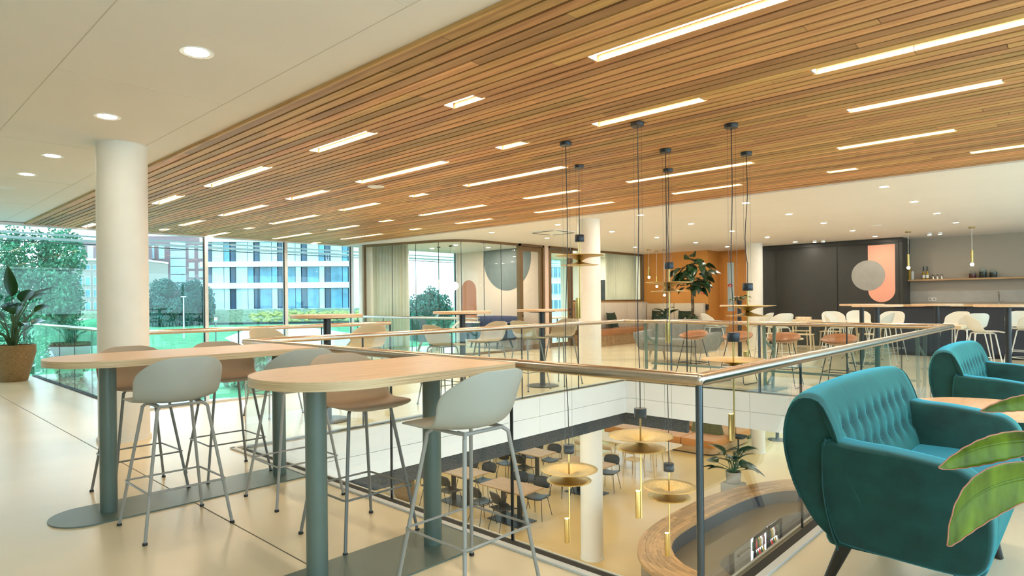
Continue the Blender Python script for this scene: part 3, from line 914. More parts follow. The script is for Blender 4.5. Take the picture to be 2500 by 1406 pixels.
# things on the shelf
def bottle(x, label):
    t = thing('oil_bottle', label, 'bottle', (x, 18.60, 1.72), group='oil bottles on the bar shelf')
    MB().lathe([(.028, 0), (.032, .01), (.032, .13), (.012, .19), (.012, .21)], n=16).build('glass', 'oil', t)
    MB().lathe([(.033, .03), (.0335, .11)], n=16, cap0=False, cap1=False).build('paper_label', 'white_plastic', t)
    MB().lathe([(.013, .205), (.015, .25), (.013, .32)], n=12).build('cap', 'black', t)
bottle(-3.26, 'golden oil bottle with black cap, left of two on bar shelf')
bottle(-3.18, 'golden oil bottle with black cap, right of two on bar shelf')
for i, (x, mm, l) in enumerate(((-3.55, 'oil', 'tall yellow packet at the left end of bar shelf'), (-3.49, 'white_plastic', 'white packet beside the yellow one on bar shelf'))):
    t = thing('packet', l, 'packet', (x, 18.58, 1.72))
    MB().box(-.025, .025, -.03, .03, 0, .30 - .1 * i).build('box', mm, t, smooth=0, bevel=.004)
    MB().box(-.012, .012, -.014, .014, .30 - .1 * i, .32 - .1 * i).build('fold', mm, t, smooth=0)
for i, x in enumerate((-3.06, -2.97, -2.88)):
    t = thing('spice_shaker', 'small steel shaker on bar shelf, ' + ['left', 'middle', 'right'][i] + ' of three', 'shaker', (x, 18.6, 1.72), group='steel shakers')
    MB().lathe([(.03, 0), (.032, .07), (.024, .085)], n=16).build('body', 'steel', t)
    MB().lathe([(.025, .085), (.02, .105), (.004, .11)], n=16).build('lid', 'black', t)
for i, (x, mm, h, l) in enumerate(((-2.26, 'jar_red', .14, 'glass storage jar with dark red contents under the bar lamp'), (-2.06, 'jar_dark', .20, 'taller glass storage jar with brown contents on bar shelf'), (-1.86, 'jar_dark', .16, 'glass storage jar with black contents, right of three'))):
    t = thing('storage_jar', l, 'jar', (x, 18.6, 1.72), group='storage jars')
    MB().lathe([(.07, 0), (.076, .01), (.076, h * .8), (.055, h * .92), (.055, h)], n=20).build('glass', 'jar_glass', t)
    MB().lathe([(.066, .006), (.068, h * .75)], n=18).build('contents', mm, t)
    MB().lathe([(.06, h), (.06, h + .02), (.02, h + .035)], n=18).build('lid', 'jar_glass', t)
# brass tube pendants: over bar and by the ochre wall
def tube_pendant(x, y, zb, label, cat='pendant lamp', grp='brass tube pendants'):
    t = thing('tube_pendant', label, cat, (x, y, CEIL_B), group=grp)
    MB().lathe([(.06, -.025), (.06, 0)], n=20).build('canopy', 'brass', t)
    MB().cyl((0, 0, -.025), (0, 0, zb + .30 - CEIL_B), .004, n=6).build('cord', 'white_plastic', t)
    MB().lathe([(.022, .04), (.024, .06), (.024, .32)], (0, 0, zb - CEIL_B), 16, cap0=False).build('tube', 'brass', t)
    MB().ball((0, 0, zb - CEIL_B + .01), .035, 10).build('bulb', 'bulb', t)
    return t
tube_pendant(-3.18, 16.5, 1.93, 'brass tube pendant over the left end of the bar')
tube_pendant(-2.01, 16.5, 1.95, 'brass tube pendant over the bar before the jars')
tube_pendant(-9.73, 16.3, 1.93, 'highest of three small brass pendants by the ochre wall')
tube_pendant(-9.82, 16.9, 1.67, 'middle of three small brass pendants by the ochre wall')
tube_pendant(-9.43, 16.66, 1.40, 'lowest of three small brass pendants by the ochre wall')

# ------------------------------------------------------------------ shell bar stools
def stool_shell(H):
    """one moulded shell; seat faces +x, H = seat height"""
    prof = [(.236, -.030), (.215, -.008), (.12, -.010), (.02, -.020), (-.07, -.018), (-.135, .0), (-.180, .05), (-.205, .12), (-.222, .19), (-.232, .245)]
    side = [0, .0, .006, .018, .040, .060, .055, .030, .006, .0]     # how far the sides rise
    wrap = [0, 0, 0, .010, .040, .080, .110, .115, .100, .085]       # how far they come forward
    def at_(L_, t):
        n = len(L_) - 1
        x = min(n - 1e-6, t * n); i = int(x); f = x - i
        p = [L_[max(0, min(n, i + k))] for k in (-1, 0, 1, 2)]
        return .5 * (2 * p[1] + (p[2] - p[0]) * f + (2 * p[0] - 5 * p[1] + 4 * p[2] - p[3]) * f * f + (3 * p[1] - p[0] - 3 * p[2] + p[3]) * f ** 3)
    px, pz = [p[0] for p in prof], [p[1] for p in prof]
    def fn(u, v):
        s_ = u * 2 - 1
        # finer rows toward both rounded ends
        t = .5 - .5 * math.cos(PI * v)
        t = .45 * v + .55 * t
        a = abs(s_)
        k = 1.0
        if t > .66:
            k = max(.06, (1 - min(1, (t - .66) / .34) ** 2.7)) ** (1 / 2.7)
        elif t < .17:
            k = max(.08, (1 - min(1, (.17 - t) / .17) ** 2.3)) ** (1 / 2.3)
        w = (.222 + .016 * sst(.2, .7, t)) * k
        y = w * s_
        q = abs(y) / .238
        x = at_(px, t) + at_(wrap, t) * q ** 2.4
        z = at_(pz, t) + at_(side, t) * q ** 2.6
        if t < .17: x -= .012 * q ** 2
        return (x, y, H + z)
    return MB().grid(fn, 20, 30)

def make_stool(H, label, shell_mat, leg_mat, group):
    t = thing('bar_stool', label, 'stool', group=group)
    stool_shell(H).build('seat_shell', shell_mat, t, smooth=80, solid=.010, sub=1)
    zt = H - .032
    for sx in (-1, 1):
        for sy in (-1, 1):
            top = Vector((sx * .125 - .005, sy * .135, zt - .03))
            foot = Vector((sx * .225, sy * .230, .006))
            d = (foot - top).normalized()
            cor = Vector((sx * .105 - .005, sy * .115, zt))
            P = [Vector((sx * .06 - .005, sy * .115, zt + .002)), cor, top - d * .005 + Vector((0, 0, .006)), top + d * .03, foot]
            MB().tube(P, [.0095, .0095, .0095, .0095, .0088], 10).build('leg', leg_mat, t)
            MB().lathe([(.013, 0), (.014, .004), (.0125, .014)], (foot.x, foot.y, 0), 12).build('foot_cap', 'black', t)
    zr = .262
    k = (zt - zr) / zt
    rx, ry = .125 + (.225 - .125) * k + .012, .135 + (.23 - .135) * k + .012
    MB().tube([(x, y, zr) for x, y in rrect(-rx - .005, rx - .005, -ry, ry, .02, 4)], .0058, 8, closed=True).build('footrest', leg_mat, t)
    fr_ = MB().tube([(x, y, zt) for x, y in rrect(-.112, .102, -.118, .118, .02, 4)], .0085, 8, closed=True)
    fr_.build('seat_frame', leg_mat, t)
    return t
s1 = make_stool(.742, 'grey shell bar stool at the far long table, back turned, nearer its round end', 'stool_grey', 'leg_light', 'shell stools at the long tables')
s1.location = (-3.95, 1.33, 0); s1.rotation_euler = (0, 0, PI)
G65 = {'grey_shell': 'stool_taupe', 'light_grey_tube': 'leg_grey'}
dup(s1, (-4.86, 1.41, 0), .03, 'taupe shell bar stool behind the far long table, in front of the round column', G65)
dup(s1, (-4.86, 2.01, 0), -.02, 'taupe shell bar stool behind the far long table, beside its second leg', G65)
dup(s1, (-3.93, 2.06, 0), PI - .02, 'grey shell bar stool between the two long tables, back to the near table')
dup(s1, (-3.03, 1.97, 0), 0, 'taupe shell bar stool tucked behind the near long table', G65)
dup(s1, (-2.105, 1.94, 0), PI, 'pale grey shell bar stool nearest the viewer, back turned, beside the handrail')

# long bar tables
def long_table(cx, y0, y1, w, z, label, pole_y):
    t = thing('long_bar_table', label, 'table', (cx, 0, 0), group='long bar tables')
    r = w / 2
    def outline(hw, a, b):
        P = [(hw, a + hw * .92), (hw, b), (-hw, b), (-hw, a + hw * .92)]
        arc = [(-hw * math.cos(math.radians(180 * i / 28)), a + hw * .92 - hw * .92 * math.sin(math.radians(180 * i / 28))) for i in range(1, 28)]
        return P + arc
    MB().prism(outline(r, y0, y1), z - .004, z).build('top_veneer', 'oak_top', t, smooth=30)
    MB().prism(outline(r, y0, y1), z - .040, z - .004).build('tabletop', 'oak_edge', t, smooth=30)
    MB().prism(outline(.215, y0 + .02, y1 - .02), .0, .008).build('base_plate', 'sage', t, smooth=30)
    for y in pole_y:
        MB().lathe([(.0475, .008), (.0475, z - .04)], (0 if True else 0, y, 0), 32).build('leg', 'sage', t)
    return t
long_table(-4.50, .80, 2.36, .74, .962, 'oak bar table with round end, the far one beside the column', (1.13, 2.24))
long_table(-2.585, 1.19, 2.385, .74, .962, 'oak bar table with round end, the near one against the handrail', (1.46, 2.13))

# round high tables and taller stools
def round_table(x, y, label, z=1.155, r=.385, group='round high tables'):
    t = thing('round_high_table', label, 'table', (x, y, 0), group=group)
    MB().lathe([(r - .004, z - .035), (r, z - .031), (r, z - .004), (r - .004, z)], n=48).build('tabletop', 'oak_top', t)
    MB().lathe([(.20, z - .047), (.20, z - .035)], n=32).build('top_plate', 'black', t)
    MB().lathe([(.040, .015), (.040, z - .047)], n=20).build('pedestal', 'black', t)
    MB().lathe([(.24, 0), (.24, .01), (.22, .016), (.05, .02)], n=40).build('foot_disc', 'black', t)
    return t
round_table(-6.17, 3.63, 'round oak high table on black pedestal, in front of the window mullions')
round_table(-6.18, 5.63, 'round oak high table on black pedestal, in front of the curved glass room')
round_table(-6.15, 7.22, 'round oak high table on black pedestal, in front of the glazed doors')
s2 = make_stool(.755, 'khaki shell high stool furthest left, beyond the handrail by the stairwell', 'stool_olive', 'leg_grey', 'tall shell stools at the round tables')
s2.location = (-7.0, 3.42, 0); s2.rotation_euler = (0, 0, .2)
for (x, y, a, l) in ((-6.62, 4.42, -1.05, 'khaki shell high stool between first and second round tables, facing the first'),
                     (-6.03, 5.16, 1.55, 'khaki shell high stool left of the second round table, seat pointing to its pedestal'),
                     (-6.16, 6.10, -1.6, 'khaki shell high stool right of the second round table'),
                     (-6.10, 6.84, 1.5, 'khaki shell high stool left of the third round table'),
                     (-6.06, 7.56, -1.55, 'khaki shell high stool right of the third round table, by the middle column')):
    dup(s2, (x, y, 0), a, l)

# white stools and high tables by the bar
GW = {'khaki_shell': 'stool_white', 'grey_tube': 'leg_white'}
def wstool(x, y, a, l):
    o = dup(s2, (x, y, 0), a, l, GW); o['group'] = 'white shell stools by the bar'
round_table(-2.80, 12.1, 'round high table before the bar, front one with two black pedestals behind each other', group='high tables by the bar')
round_table(-3.40, 13.55, 'round high table behind the front one, before the dark panels', group='high tables by the bar')
round_table(-2.12, 13.2, 'round high table in front of the bar counter, near the handrail corner', group='high tables by the bar')
round_table(-1.02, 11.9, 'round high table at the right edge before the bar', group='high tables by the bar', r=.42)
round_table(-5.42, 12.6, 'round high table with a potted plant beside the back column', group='high tables by the bar')
wstool(-3.55, 12.6, .0, 'white shell stool in side view left of the front high table, seat to the right')
wstool(-4.05, 14.15, -.9, 'white shell stool behind the side-view one, before the dark panels')
wstool(-3.82, 15.0, -1.2, 'white shell stool partly behind the paired pedestals')
wstool(-2.98, 13.05, PI, 'white shell stool turned away, right of the front high table')
wstool(-3.10, 14.4, -1.7, 'white shell stool hidden behind the turned-away one, at the bar')
wstool(-2.04, 14.3, PI + 1.0, 'white shell stool at the bar just past the handrail corner')
wstool(-1.62, 13.05, PI - .9, 'white shell stool half hidden behind the biggest white stool')
wstool(-1.32, 11.9, .35, 'biggest white shell stool, in front of the bar counter above the far armchair')
wstool(-.85, 13.3, 2.2, 'white shell stool at the right picture edge by the last pedestal')
wstool(-1.10, 14.9, -1.57, 'white shell stool behind the last pedestal at the bar')
wstool(-5.62, 11.85, .8, 'white shell stool left of the plant table near the ochre door')
wstool(-4.95, 12.5, PI, 'white shell stool right of the plant table, before the back column')
wstool(-4.50, 12.25, PI - .6, 'white shell stool between the plant table and pale wooden chairs')

# slim bar table along the far handrail
bt = thing('slim_bar_table', 'long slim bar table with sage green frame legs along the far handrail', 'table', (0, 8.92, 0))
MB().box(-5.52, -1.17, -.20, .20, .905, .945).build('tabletop', 'oak_edge', bt, smooth=0, bevel=.002)
for x in (-5.30, -3.42, -1.6):
    MB().box(x - .15, x + .15, -.29, .29, 0, .01).build('base_plate', 'sage_light', bt, smooth=0)
    MB().bar((x, -.14, .01), (x - .01, -.14, .905), .035, .035).build('leg', 'sage_light', bt, smooth=0)
    MB().bar((x + .02, .08, .01), (x + .02, .16, .905), .035, .035).build('leg', 'sage_light', bt, smooth=0)
    m = MB().bar((x, -.14, .70), (x + .02, .12, .55), .02, .03)
    m.bar((x + .02, .10, .2), (x, -.14, .05), .02, .03)
    m.build('brace', 'sage_light', bt, smooth=0)
MB().bar((-5.3, .02, .26), (-1.6, .02, .26), .03, .03).build('foot_rail', 'sage_light', bt, smooth=0)

def make_tan(label):
    t = thing('leather_stool', label, 'stool', group='tan leather stools')
    H = .66
    def fn(u, v):
        a = v * 2 * PI
        rx, ry = .205, .225
        x, y = rx * u * math.cos(a), ry * u * math.sin(a)
        k = max(0, -math.cos(a))
        rise = .015 * u ** 3 + .105 * (u ** 3.2) * (k ** 1.1) + .035 * u ** 3 * abs(math.sin(a)) ** 2
        return (x * (1 - .06 * k * u), y, H + rise - .02 * (1 - u * u))
    MB().grid(lambda u, v: fn(max(u, .02), v), 10, 40).build('seat', 'tan', t, smooth=80, solid=.022)
    for sy in (-1, 1):
        P = [(.10, sy * .10, H - .025), (.205, sy * .215, .012), (-.205, sy * .215, .012), (-.10, sy * .10, H - .025)]
        Q = [P[0], Vector(P[1]) * .97 + Vector(P[0]) * .03, (.185, sy * .2155, .008), (-.185, sy * .2155, .008), Vector(P[2]) * .97 + Vector(P[3]) * .03, P[3]]
        MB().tube(Q, .0065, 8).build('sled_leg', 'black', t)
    zr = .27; k = (H - .025 - zr) / (H - .037)
    x_, y_ = .10 + .105 * k, .10 + .115 * k
    MB().tube([(-x_, -y_, zr), (x_, -y_, zr), (x_, y_, zr), (-x_, y_, zr)], .0055, 8, closed=True).build('footrest', 'black', t)
    return t
ts = make_tan('tan leather stool in front of the grey sofa, furthest left of four')
ts.location = (-4.79, 9.36, 0); ts.rotation_euler = (0, 0, -PI / 2 - .15)
for x, y, a, l in ((-4.06, 9.34, -PI / 2 - .1, 'tan leather stool second from left, behind a hanging black lamp holder'), (-3.37, 9.34, -PI / 2 + .05, 'tan leather stool third from left, behind a sage table leg'), (-2.63, 9.34, -PI / 2, 'tan leather stool furthest right, just above the bright handrail')):
    dup(ts, (x, y, 0), a, l)

# ------------------------------------------------------------------ pendants in the opening
def make_pendant(x, y, zd, label, sway=.02):
    t = thing('disc_pendant', label, 'pendant lamp', (x, y, 0), group='brass disc pendants')
    zc = SLAT_Z
    MB().lathe([(.054, zc - .034), (.056, zc - .031), (.056, zc)], n=28).build('canopy', 'black', t)
    P = [(0, 0, zc - .03)]
    n = 9
    for i in range(1, n):
        k = i / n
        P.append((sway * .5 * math.sin(k * 7.5) * k, sway * .5 * math.sin(k * 5.1 + 1) * k, zc - .03 + (zd + .04 - zc + .03) * k))
    P += [(0, 0, zd + .05), (0, 0, zd)]
    MB().tube(P, .0042, 8).build('cord', 'black', t)
    for sx in (-1, 1):
        dx, dy = RIGHT.x * .034 * sx, RIGHT.y * .034 * sx
        MB().cyl((dx, dy, zd - .005), (dx, dy, zc - .03), .0011, n=5).build('wire', 'post', t)
    MB().lathe([(.050, -.078), (.052, -.075), (.052, -.003), (.050, 0)], (0, 0, zd), 32).build('driver_drum', 'navy', t)
    MB().cyl((0, 0, zd - .93), (0, 0, zd - .078), .0075, n=14).build('rod', 'brass', t)
    zu = zd - .235
    n = 56
    up = [(.012, zu - .055), (.03, zu - .050), (.06, zu - .034), (.09, zu - .022), (.15, zu - .012), (.22, zu - .004), (.272, zu + .004)]
    MB().lathe(up, n=n, cap0=False, cap1=False).build('upper_disc', 'brass_hammer', t, smooth=70, solid=.003)
    lo = [(.012, zu - .057), (.03, zu - .062), (.06, zu - .076), (.10, zu - .088), (.16, zu - .096), (.212, zu - .102)]
    MB().lathe(lo, n=n, cap0=False, cap1=False).build('lower_disc', 'brass_hammer', t, smooth=70, solid=.003)
    MB().ball((0, 0, zu - .053), .014, 8).build('hub', 'brass', t)
    ox, oy = -.028 * RIGHT.x, -.028 * RIGHT.y
    MB().lathe([(.0205, zd - .93), (.0215, zd - .925), (.0215, zd - .70)], (ox, oy, 0), 20, cap1=False).build('light_tube', 'brass', t)
    MB().lathe([(.019, zd - .708), (.001, zd - .705)], (ox, oy, 0), 16, cap0=False, cap1=False).build('lit_lens', 'pendant_lens', t)
    return t
for (x, y, zd, l, s_) in ((-3.706, 4.724, -.09, 'brass disc pendant hanging low, leftmost of the three below the floor line', .05),
                        (-4.238, 5.633, 2.01, 'brass disc pendant hanging highest, before the glazed doors', .0),
                        (-2.865, 4.636, .36, 'biggest brass disc pendant, hanging in the middle of the opening', .03),
                        (-3.178, 5.665, -.36, 'lowest brass disc pendant, over the curved wooden counter', .01),
                        (-3.64, 6.54, 1.71, 'brass disc pendant in front of the ochre wall and indoor tree', .02),
                        (-2.319, 5.259, .99, 'brass disc pendant just above the near handrail corner', .03),
                        (-2.655, 6.379, 1.44, 'brass disc pendant in front of the back column', .05)):
    make_pendant(x, y, zd, l, s_)

# ------------------------------------------------------------------ buttoned sofas
def make_sofa(label, W, D, mat, btn, leg, Hb=.88, ar=.685, nb=8, loc=(0, 0, 0), rz=0, group=None, s=1.0, cushions=1):
    """seat faces +x; W along y"""
    t = thing('sofa', label, 'sofa', loc, rz, group)
    hw = W / 2
    xb, xf = -D / 2, D / 2
    # back: closed profile swept across, rows dip at the buttons
    prof = [(xb + .150, .255), (xb + .085, .33), (xb + .030, .47), (xb + .002, .62), (xb + .0, .75), (xb + .03, .845), (xb + .085, Hb), (xb + .145, Hb - .012), (xb + .185, .80), (xb + .215, .72), (xb + .235, .62), (xb + .275, .50), (xb + .31, .38), (xb + .31, .255)]
    PN = [Vector((p[0], p[1], 0)) for p in prof]
    nu, nv = 48, 64
    rows_z = (.735, .60)
    def bk(u, v):
        p = lerp_path(PN, u)
        s_ = v * 2 - 1
        x, z = p.x, p.y
        lean = .16 * max(0, (ar - z) / (ar - .2)) ** 1.35
        y = s_ * (hw - .012 - lean)
        e = abs(s_)
        end = sst(.93, 1, e)
        cxm, czm = xb + .13, .55
        x += (cxm - x) * .06 * end; z += (czm - z) * .04 * end
        x += .03 * e ** 4                                 # the back wraps forward at both ends
        z += .018 * (1 - e * e) * sst(.6, .85, z)
        if u > .55:
            for ri, rz2 in enumerate(rows_z):
                for k in range(nb):
                    yb = (-hw + .20) + (2 * hw - .40) * (k + .5 * (0)) / (nb - 1)
                    d2 = ((y - yb) / .026) ** 2 + ((z - rz2) / .026) ** 2
                    if d2 < 9: x -= .022 * math.exp(-d2)
                    dz2 = ((y - yb) / .014) ** 2
                    if dz2 < 6 and .60 < z < .80: x -= .0016 * math.exp(-dz2)
        return (x, y, z)
    m = MB().grid(lambda u, v: bk(u, v), nu, nv)
    w = nu + 1
    m.f.append(tuple(range(w)))
    m.f.append(tuple(nv * w + i for i in range(w))[::-1])
    bo = m.build('backrest', mat, t, smooth=60)
    for ri, rz2 in enumerate(rows_z):
        for k in range(nb):
            yb = (-hw + .20) + (2 * hw - .40) * k / (nb - 1)
            # surface x at this height
            best = min((abs(lerp_path(PN, .55 + .45 * i / 60).y - rz2), lerp_path(PN, .55 + .45 * i / 60).x) for i in range(40))
            e = abs(yb / (hw - .035))
            MB().ball((best[1] - .016 + .03 * e ** 4, yb, rz2), .0115, 6).build('button', btn, bo)
    # piping along each end of the back
    for sgn in (-1, 1):
        P = []
        for i in range(4, 28):
            q = bk(i / 30, 0 if sgn < 0 else 1)
            P.append((q[0], q[1] + sgn * .001, q[2]))
        MB().tube(P, .0045, 6).build('piping', mat, t)
    # arms: rounded slabs leaning outward
    ol = [(xb + .205, .25), (xb + .30, .24), (xf - .12, .225), (xf - .03, .26), (xf + .005, .36), (xf + .012, .50), (xf - .012, .60), (xf - .065, ar - .03), (xf - .14, ar - .012), (xb + .42, ar + .008), (xb + .30, ar + .014), (xb + .235, ar + .022), (xb + .195, ar + .02), (xb + .178, ar - .02), (xb + .170, .5), (xb + .185, .32)]
    OL = [Vector((p[0], p[1], 0)) for p in ol] + [Vector((ol[0][0], ol[0][1], 0))]
    loop = [lerp_path(OL, i / 64) for i in range(64)]
    cxm = sum(p.x for p in loop) / 64; czm = sum(p.y for p in loop) / 64
    for sgn in (-1, 1):
        th = .155
        lay = [(0, .84), (.006, .93), (.022, .985), (.05, 1.0), (.105, 1.0), (.133, .985), (.149, .93), (th, .84)]
        V, Fc = [], []
        for (d, k) in lay:
            for p in loop:
                x, z = cxm + (p.x - cxm) * (1 - (1 - k) * .35), czm + (p.y - czm) * (1 - (1 - k) * .5)
                lean = .15 * (1 - (z - .2) / .5) if z < .7 else 0
                lean = .16 * max(0, (ar - z) / (ar - .2)) ** 1.35
                V.append((x, sgn * (hw - d - lean), z))
        n = 64
        for a in range(len(lay) - 1):
            for i in range(n):
                q = (a * n + i, a * n + (i + 1) % n, (a + 1) * n + (i + 1) % n, (a + 1) * n + i)
                Fc.append(q if sgn < 0 else q[::-1])
        Fc.append(tuple(range(n))[::-1] if sgn < 0 else tuple(range(n)))
        Fc.append(tuple((len(lay) - 1) * n + i for i in range(n)) if sgn < 0 else tuple((len(lay) - 1) * n + i for i in range(n))[::-1])
        MB().add(V, Fc).build('arm', mat, t, smooth=50)
        P = []
        for i in range(13):
            z = .22 + (ar - .19) * i / 12
            lean = .16 * max(0, (ar - z) / (ar - .2)) ** 1.35
            P.append((xb + .20 - .025 * math.sin(i / 12 * PI), sgn * (hw - lean - .004), z))
        MB().tube(P, .0035, 6).build('seam_piping', btn, t)
    # seat base and cushion
    b = MB().prism(rrect(xb + .14, xf - .02, -hw + .16, hw - .16, .05), .235, .36, .02)
    b.build('seat_base', mat, t, smooth=40)
    for c in range(cushions):
        y0 = -hw + .165 + (2 * hw - .33) * c / cushions; y1 = -hw + .165 + (2 * hw - .33) * (c + 1) / cushions
        q = MB().prism(rrect(xb + .27, xf + .01, y0 + .003, y1 - .003, .06), .36, .485, .03)
        q.build('seat_cushion', mat, t, smooth=40, bevel=.012)
    for sx, sy in ((-1, -1), (-1, 1), (1, -1), (1, 1)):
        a = Vector((xb + .20 if sx < 0 else xf - .14, sy * (hw - .36), .25)); f = Vector((xb + .10 if sx < 0 else xf - .08, sy * (hw - .34), 0))
        MB().cyl(f, a, .019, .034, 16).build('leg', leg, t)
    return t
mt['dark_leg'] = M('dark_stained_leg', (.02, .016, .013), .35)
mt['pale_leg'] = M('pale_wood_leg', (.52, .42, .29), .5)
make_sofa('teal velvet sofa with button tufting, nearest, back against the glass balustrade', 1.50, .72, 'velvet', 'velvet_btn', 'dark_leg', loc=(-.655, 3.45, 0), group='teal velvet sofas', nb=9)
make_sofa('teal velvet sofa with button tufting, further one behind the small round table', 1.45, .72, 'velvet', 'velvet_btn', 'dark_leg', loc=(-.62, 6.28, 0), group='teal velvet sofas', nb=8)
make_sofa('grey woven sofa with buttoned back on pale legs, behind the tan stools', 1.72, .80, 'grey_fab', 'grey_fab', 'pale_leg', loc=(-6.32, 11.72, 0), rz=-PI / 2 - .06, Hb=.84, ar=.62, nb=5)
st = thing('side_table', 'small round pale oak table between the two teal sofas', 'table', (-.52, 4.90, 0))
MB().lathe([(.41, .565), (.42, .570), (.42, .582), (.41, .587)], n=48).build('tabletop', 'oak_top', st)
for i in range(3):
    a = 2 * PI * i / 3 + .5
    MB().cyl((.30 * math.cos(a), .30 * math.sin(a), 0), (.2 * math.cos(a), .2 * math.sin(a), .566), .014, .018, 10).build('leg', 'dark_leg', st)

# ------------------------------------------------------------------ bench, cushions, planters, indoor tree
bn = thing('bench', 'long corner bench with tan leather seat, slatted wooden front and cream back', 'bench', (0, 0, 0))
MB().box(-10.88, -10.05, 14.2, 17.75, .0, .30).build('base', 'oak_mid', bn, smooth=0)
for i in range(56):
    y = 14.22 + i * .0625
    MB().box(-10.05, -10.033, y, y + .048, .03, .30).build('front_slat', 'oak_mid', bn, smooth=0)
MB().prism(rrect(-10.72, -9.98, 14.2, 17.9, .04), .30, .46, .03).build('seat', 'tan', bn, smooth=40)
MB().prism(rrect(-9.98, -8.72, 17.15, 17.9, .04), .30, .46, .03).build('seat', 'tan', bn, smooth=40)
MB().box(-9.98, -8.72, 17.22, 17.9, 0, .30).build('base', 'oak_mid', bn, smooth=0)
for a, b in ((14.2, 15.43), (15.44, 16.67), (16.68, 17.9)):
    MB().prism(rrect(-10.88, -10.70, a, b, .03), .44, 1.20, .03).build('back_pad', 'cream_fab', bn, smooth=40)
for a, b in ((-10.68, -9.72), (-9.71, -8.74)):
    MB().prism(rrect(a, b, 17.72, 17.91, .03), .44, 1.16, .03).build('back_pad', 'cream_fab', bn, smooth=40)
def cushion(loc, rz, label, tilt=.3, s=.44):
    def fn(u, v):
        a, b = u * 2 - 1, v * 2 - 1
        return (0, a * s / 2 * (1 + .08 * b * b), (b * (1 + .08 * a * a)) * s / 2)
    m = MB()
    for sg in (-1, 1):
        g = MB().grid(lambda u, v: ((sg * .075 * (max(0, (1 - (2 * u - 1) ** 2)) * max(0, (1 - (2 * v - 1) ** 2))) ** .45), fn(u, v)[1], fn(u, v)[2]), 10, 10)
        if sg < 0: g.f = [f[::-1] for f in g.f]
        m.add(g.v, g.f)
    m.xf(Matrix.Rotation(-tilt, 4, 'Y'))
    o = m.build('cushion', 'green_fab', None, smooth=70, loc=loc)
    o.rotation_euler = (0, 0, rz)
    return tag(o, label, 'cushion', 'dark green cushions on the bench')
cushion((-10.52, 15.55, .69), 0, 'dark green cushion leaning on the bench by the middle column')
cushion((-10.52, 14.70, .69), .1, 'dark green cushion at the near end of the bench, half behind the column')
cushion((-10.15, 17.55, .68), -PI / 2, 'dark green cushion on the bench under the brass pendants', .25, .50)
cushion((-9.25, 17.55, .68), -PI / 2 - .1, 'dark green cushion on the bench behind the indoor tree trunk', .25, .50)

def leaf_mesh(L, W, droop=.5, fold=.25, nu=6, nv=12, tipx=.0, wave=.0):
    """leaf along +x from its base, drooping in z"""
    def fn(u, v):
        s_ = u * 2 - 1
        w = W * (math.sin(PI * min(1, v ** .8 * .97 + .03)) ** .75) * (1 - .25 * v)
        if v > .985: w = 0.002
        return (L * v * (1 - .12 * droop * v), s_ * w / 2, -droop * L * v * v * .5 + fold * abs(s_) * w * .5 + wave * math.sin(v * 22) * abs(s_) * w)
    return MB().grid(fn, nu, nv)
def plant(name, label, loc, leaves, mat, stem_r=.006, pot=None, cat='plant', seed=1, pot_mat='pot'):
    """leaves: list of (azimuth, elevation, stem length, leaf length, leaf width, droop)"""
    t = thing(name, label, cat, loc)
    z0 = 0
    if pot:
        r0, r1, h = pot
        MB().lathe([(r0, 0), (r0 * 1.05, .01), (r0 + (r1 - r0) * .55, h * .4), (r1 * 1.02, h * .8), (r1, h), (r1 * .92, h), (r1 * .9, h * .9), (.001, h * .89)], n=40, cap1=False).build('pot', pot_mat, t)
        MB().lathe([(r1 * .9, h * .895), (.001, h * .91)], n=24, cap0=False, cap1=False).build('soil', 'soil', t)
        z0 = h * .88
    rg = random.Random(seed)
    for (az, el, sl, L, W, dr) in leaves:
        d = Vector((math.cos(az) * math.cos(el), math.sin(az) * math.cos(el), math.sin(el)))
        base = Vector((rg.uniform(-.04, .04), rg.uniform(-.04, .04), z0))
        tip = base + d * sl + Vector((0, 0, -.04 * sl))
        mid = base + Vector((d.x * .35, d.y * .35, d.z * .62)) * sl
        if sl > .03:
            MB().tube([base, mid, tip], [stem_r * 1.3, stem_r, stem_r * .7], 6).build('stem', 'stem', t)
        m = leaf_mesh(L, W, dr, .35, 4, 9)
        e2 = el * .55
        R = Matrix.Translation(tip) @ Matrix.Rotation(az, 4, 'Z') @ Matrix.Rotation(-e2, 4, 'Y') @ Matrix.Rotation(rg.uniform(-.5, .5), 4, 'X')
        m.xf(R).build('leaf', mat, t, smooth=70)
    return t
rg = random.Random(5)
L_ = []
for i in range(16):
    L_.append((rg.uniform(0, 6.28), rg.uniform(.75, 1.4), rg.uniform(.5, 1.0), rg.uniform(.35, .55), rg.uniform(.16, .24), rg.uniform(.2, .9)))
L_ += [(-.3, 1.45, .95, .62, .22, -.2), (-.7, .9, .85, .5, .2, .6), (-.6, .7, .55, .45, .16, .5), (-.9, .6, .7, .45, .17, .3)]
plant('strelitzia_plant', 'tall plant with large paddle leaves in a woven pot by the left glass', (-13.6, 2.02, 0), L_, 'leaf', .011, (.19, .315, .62), seed=4)

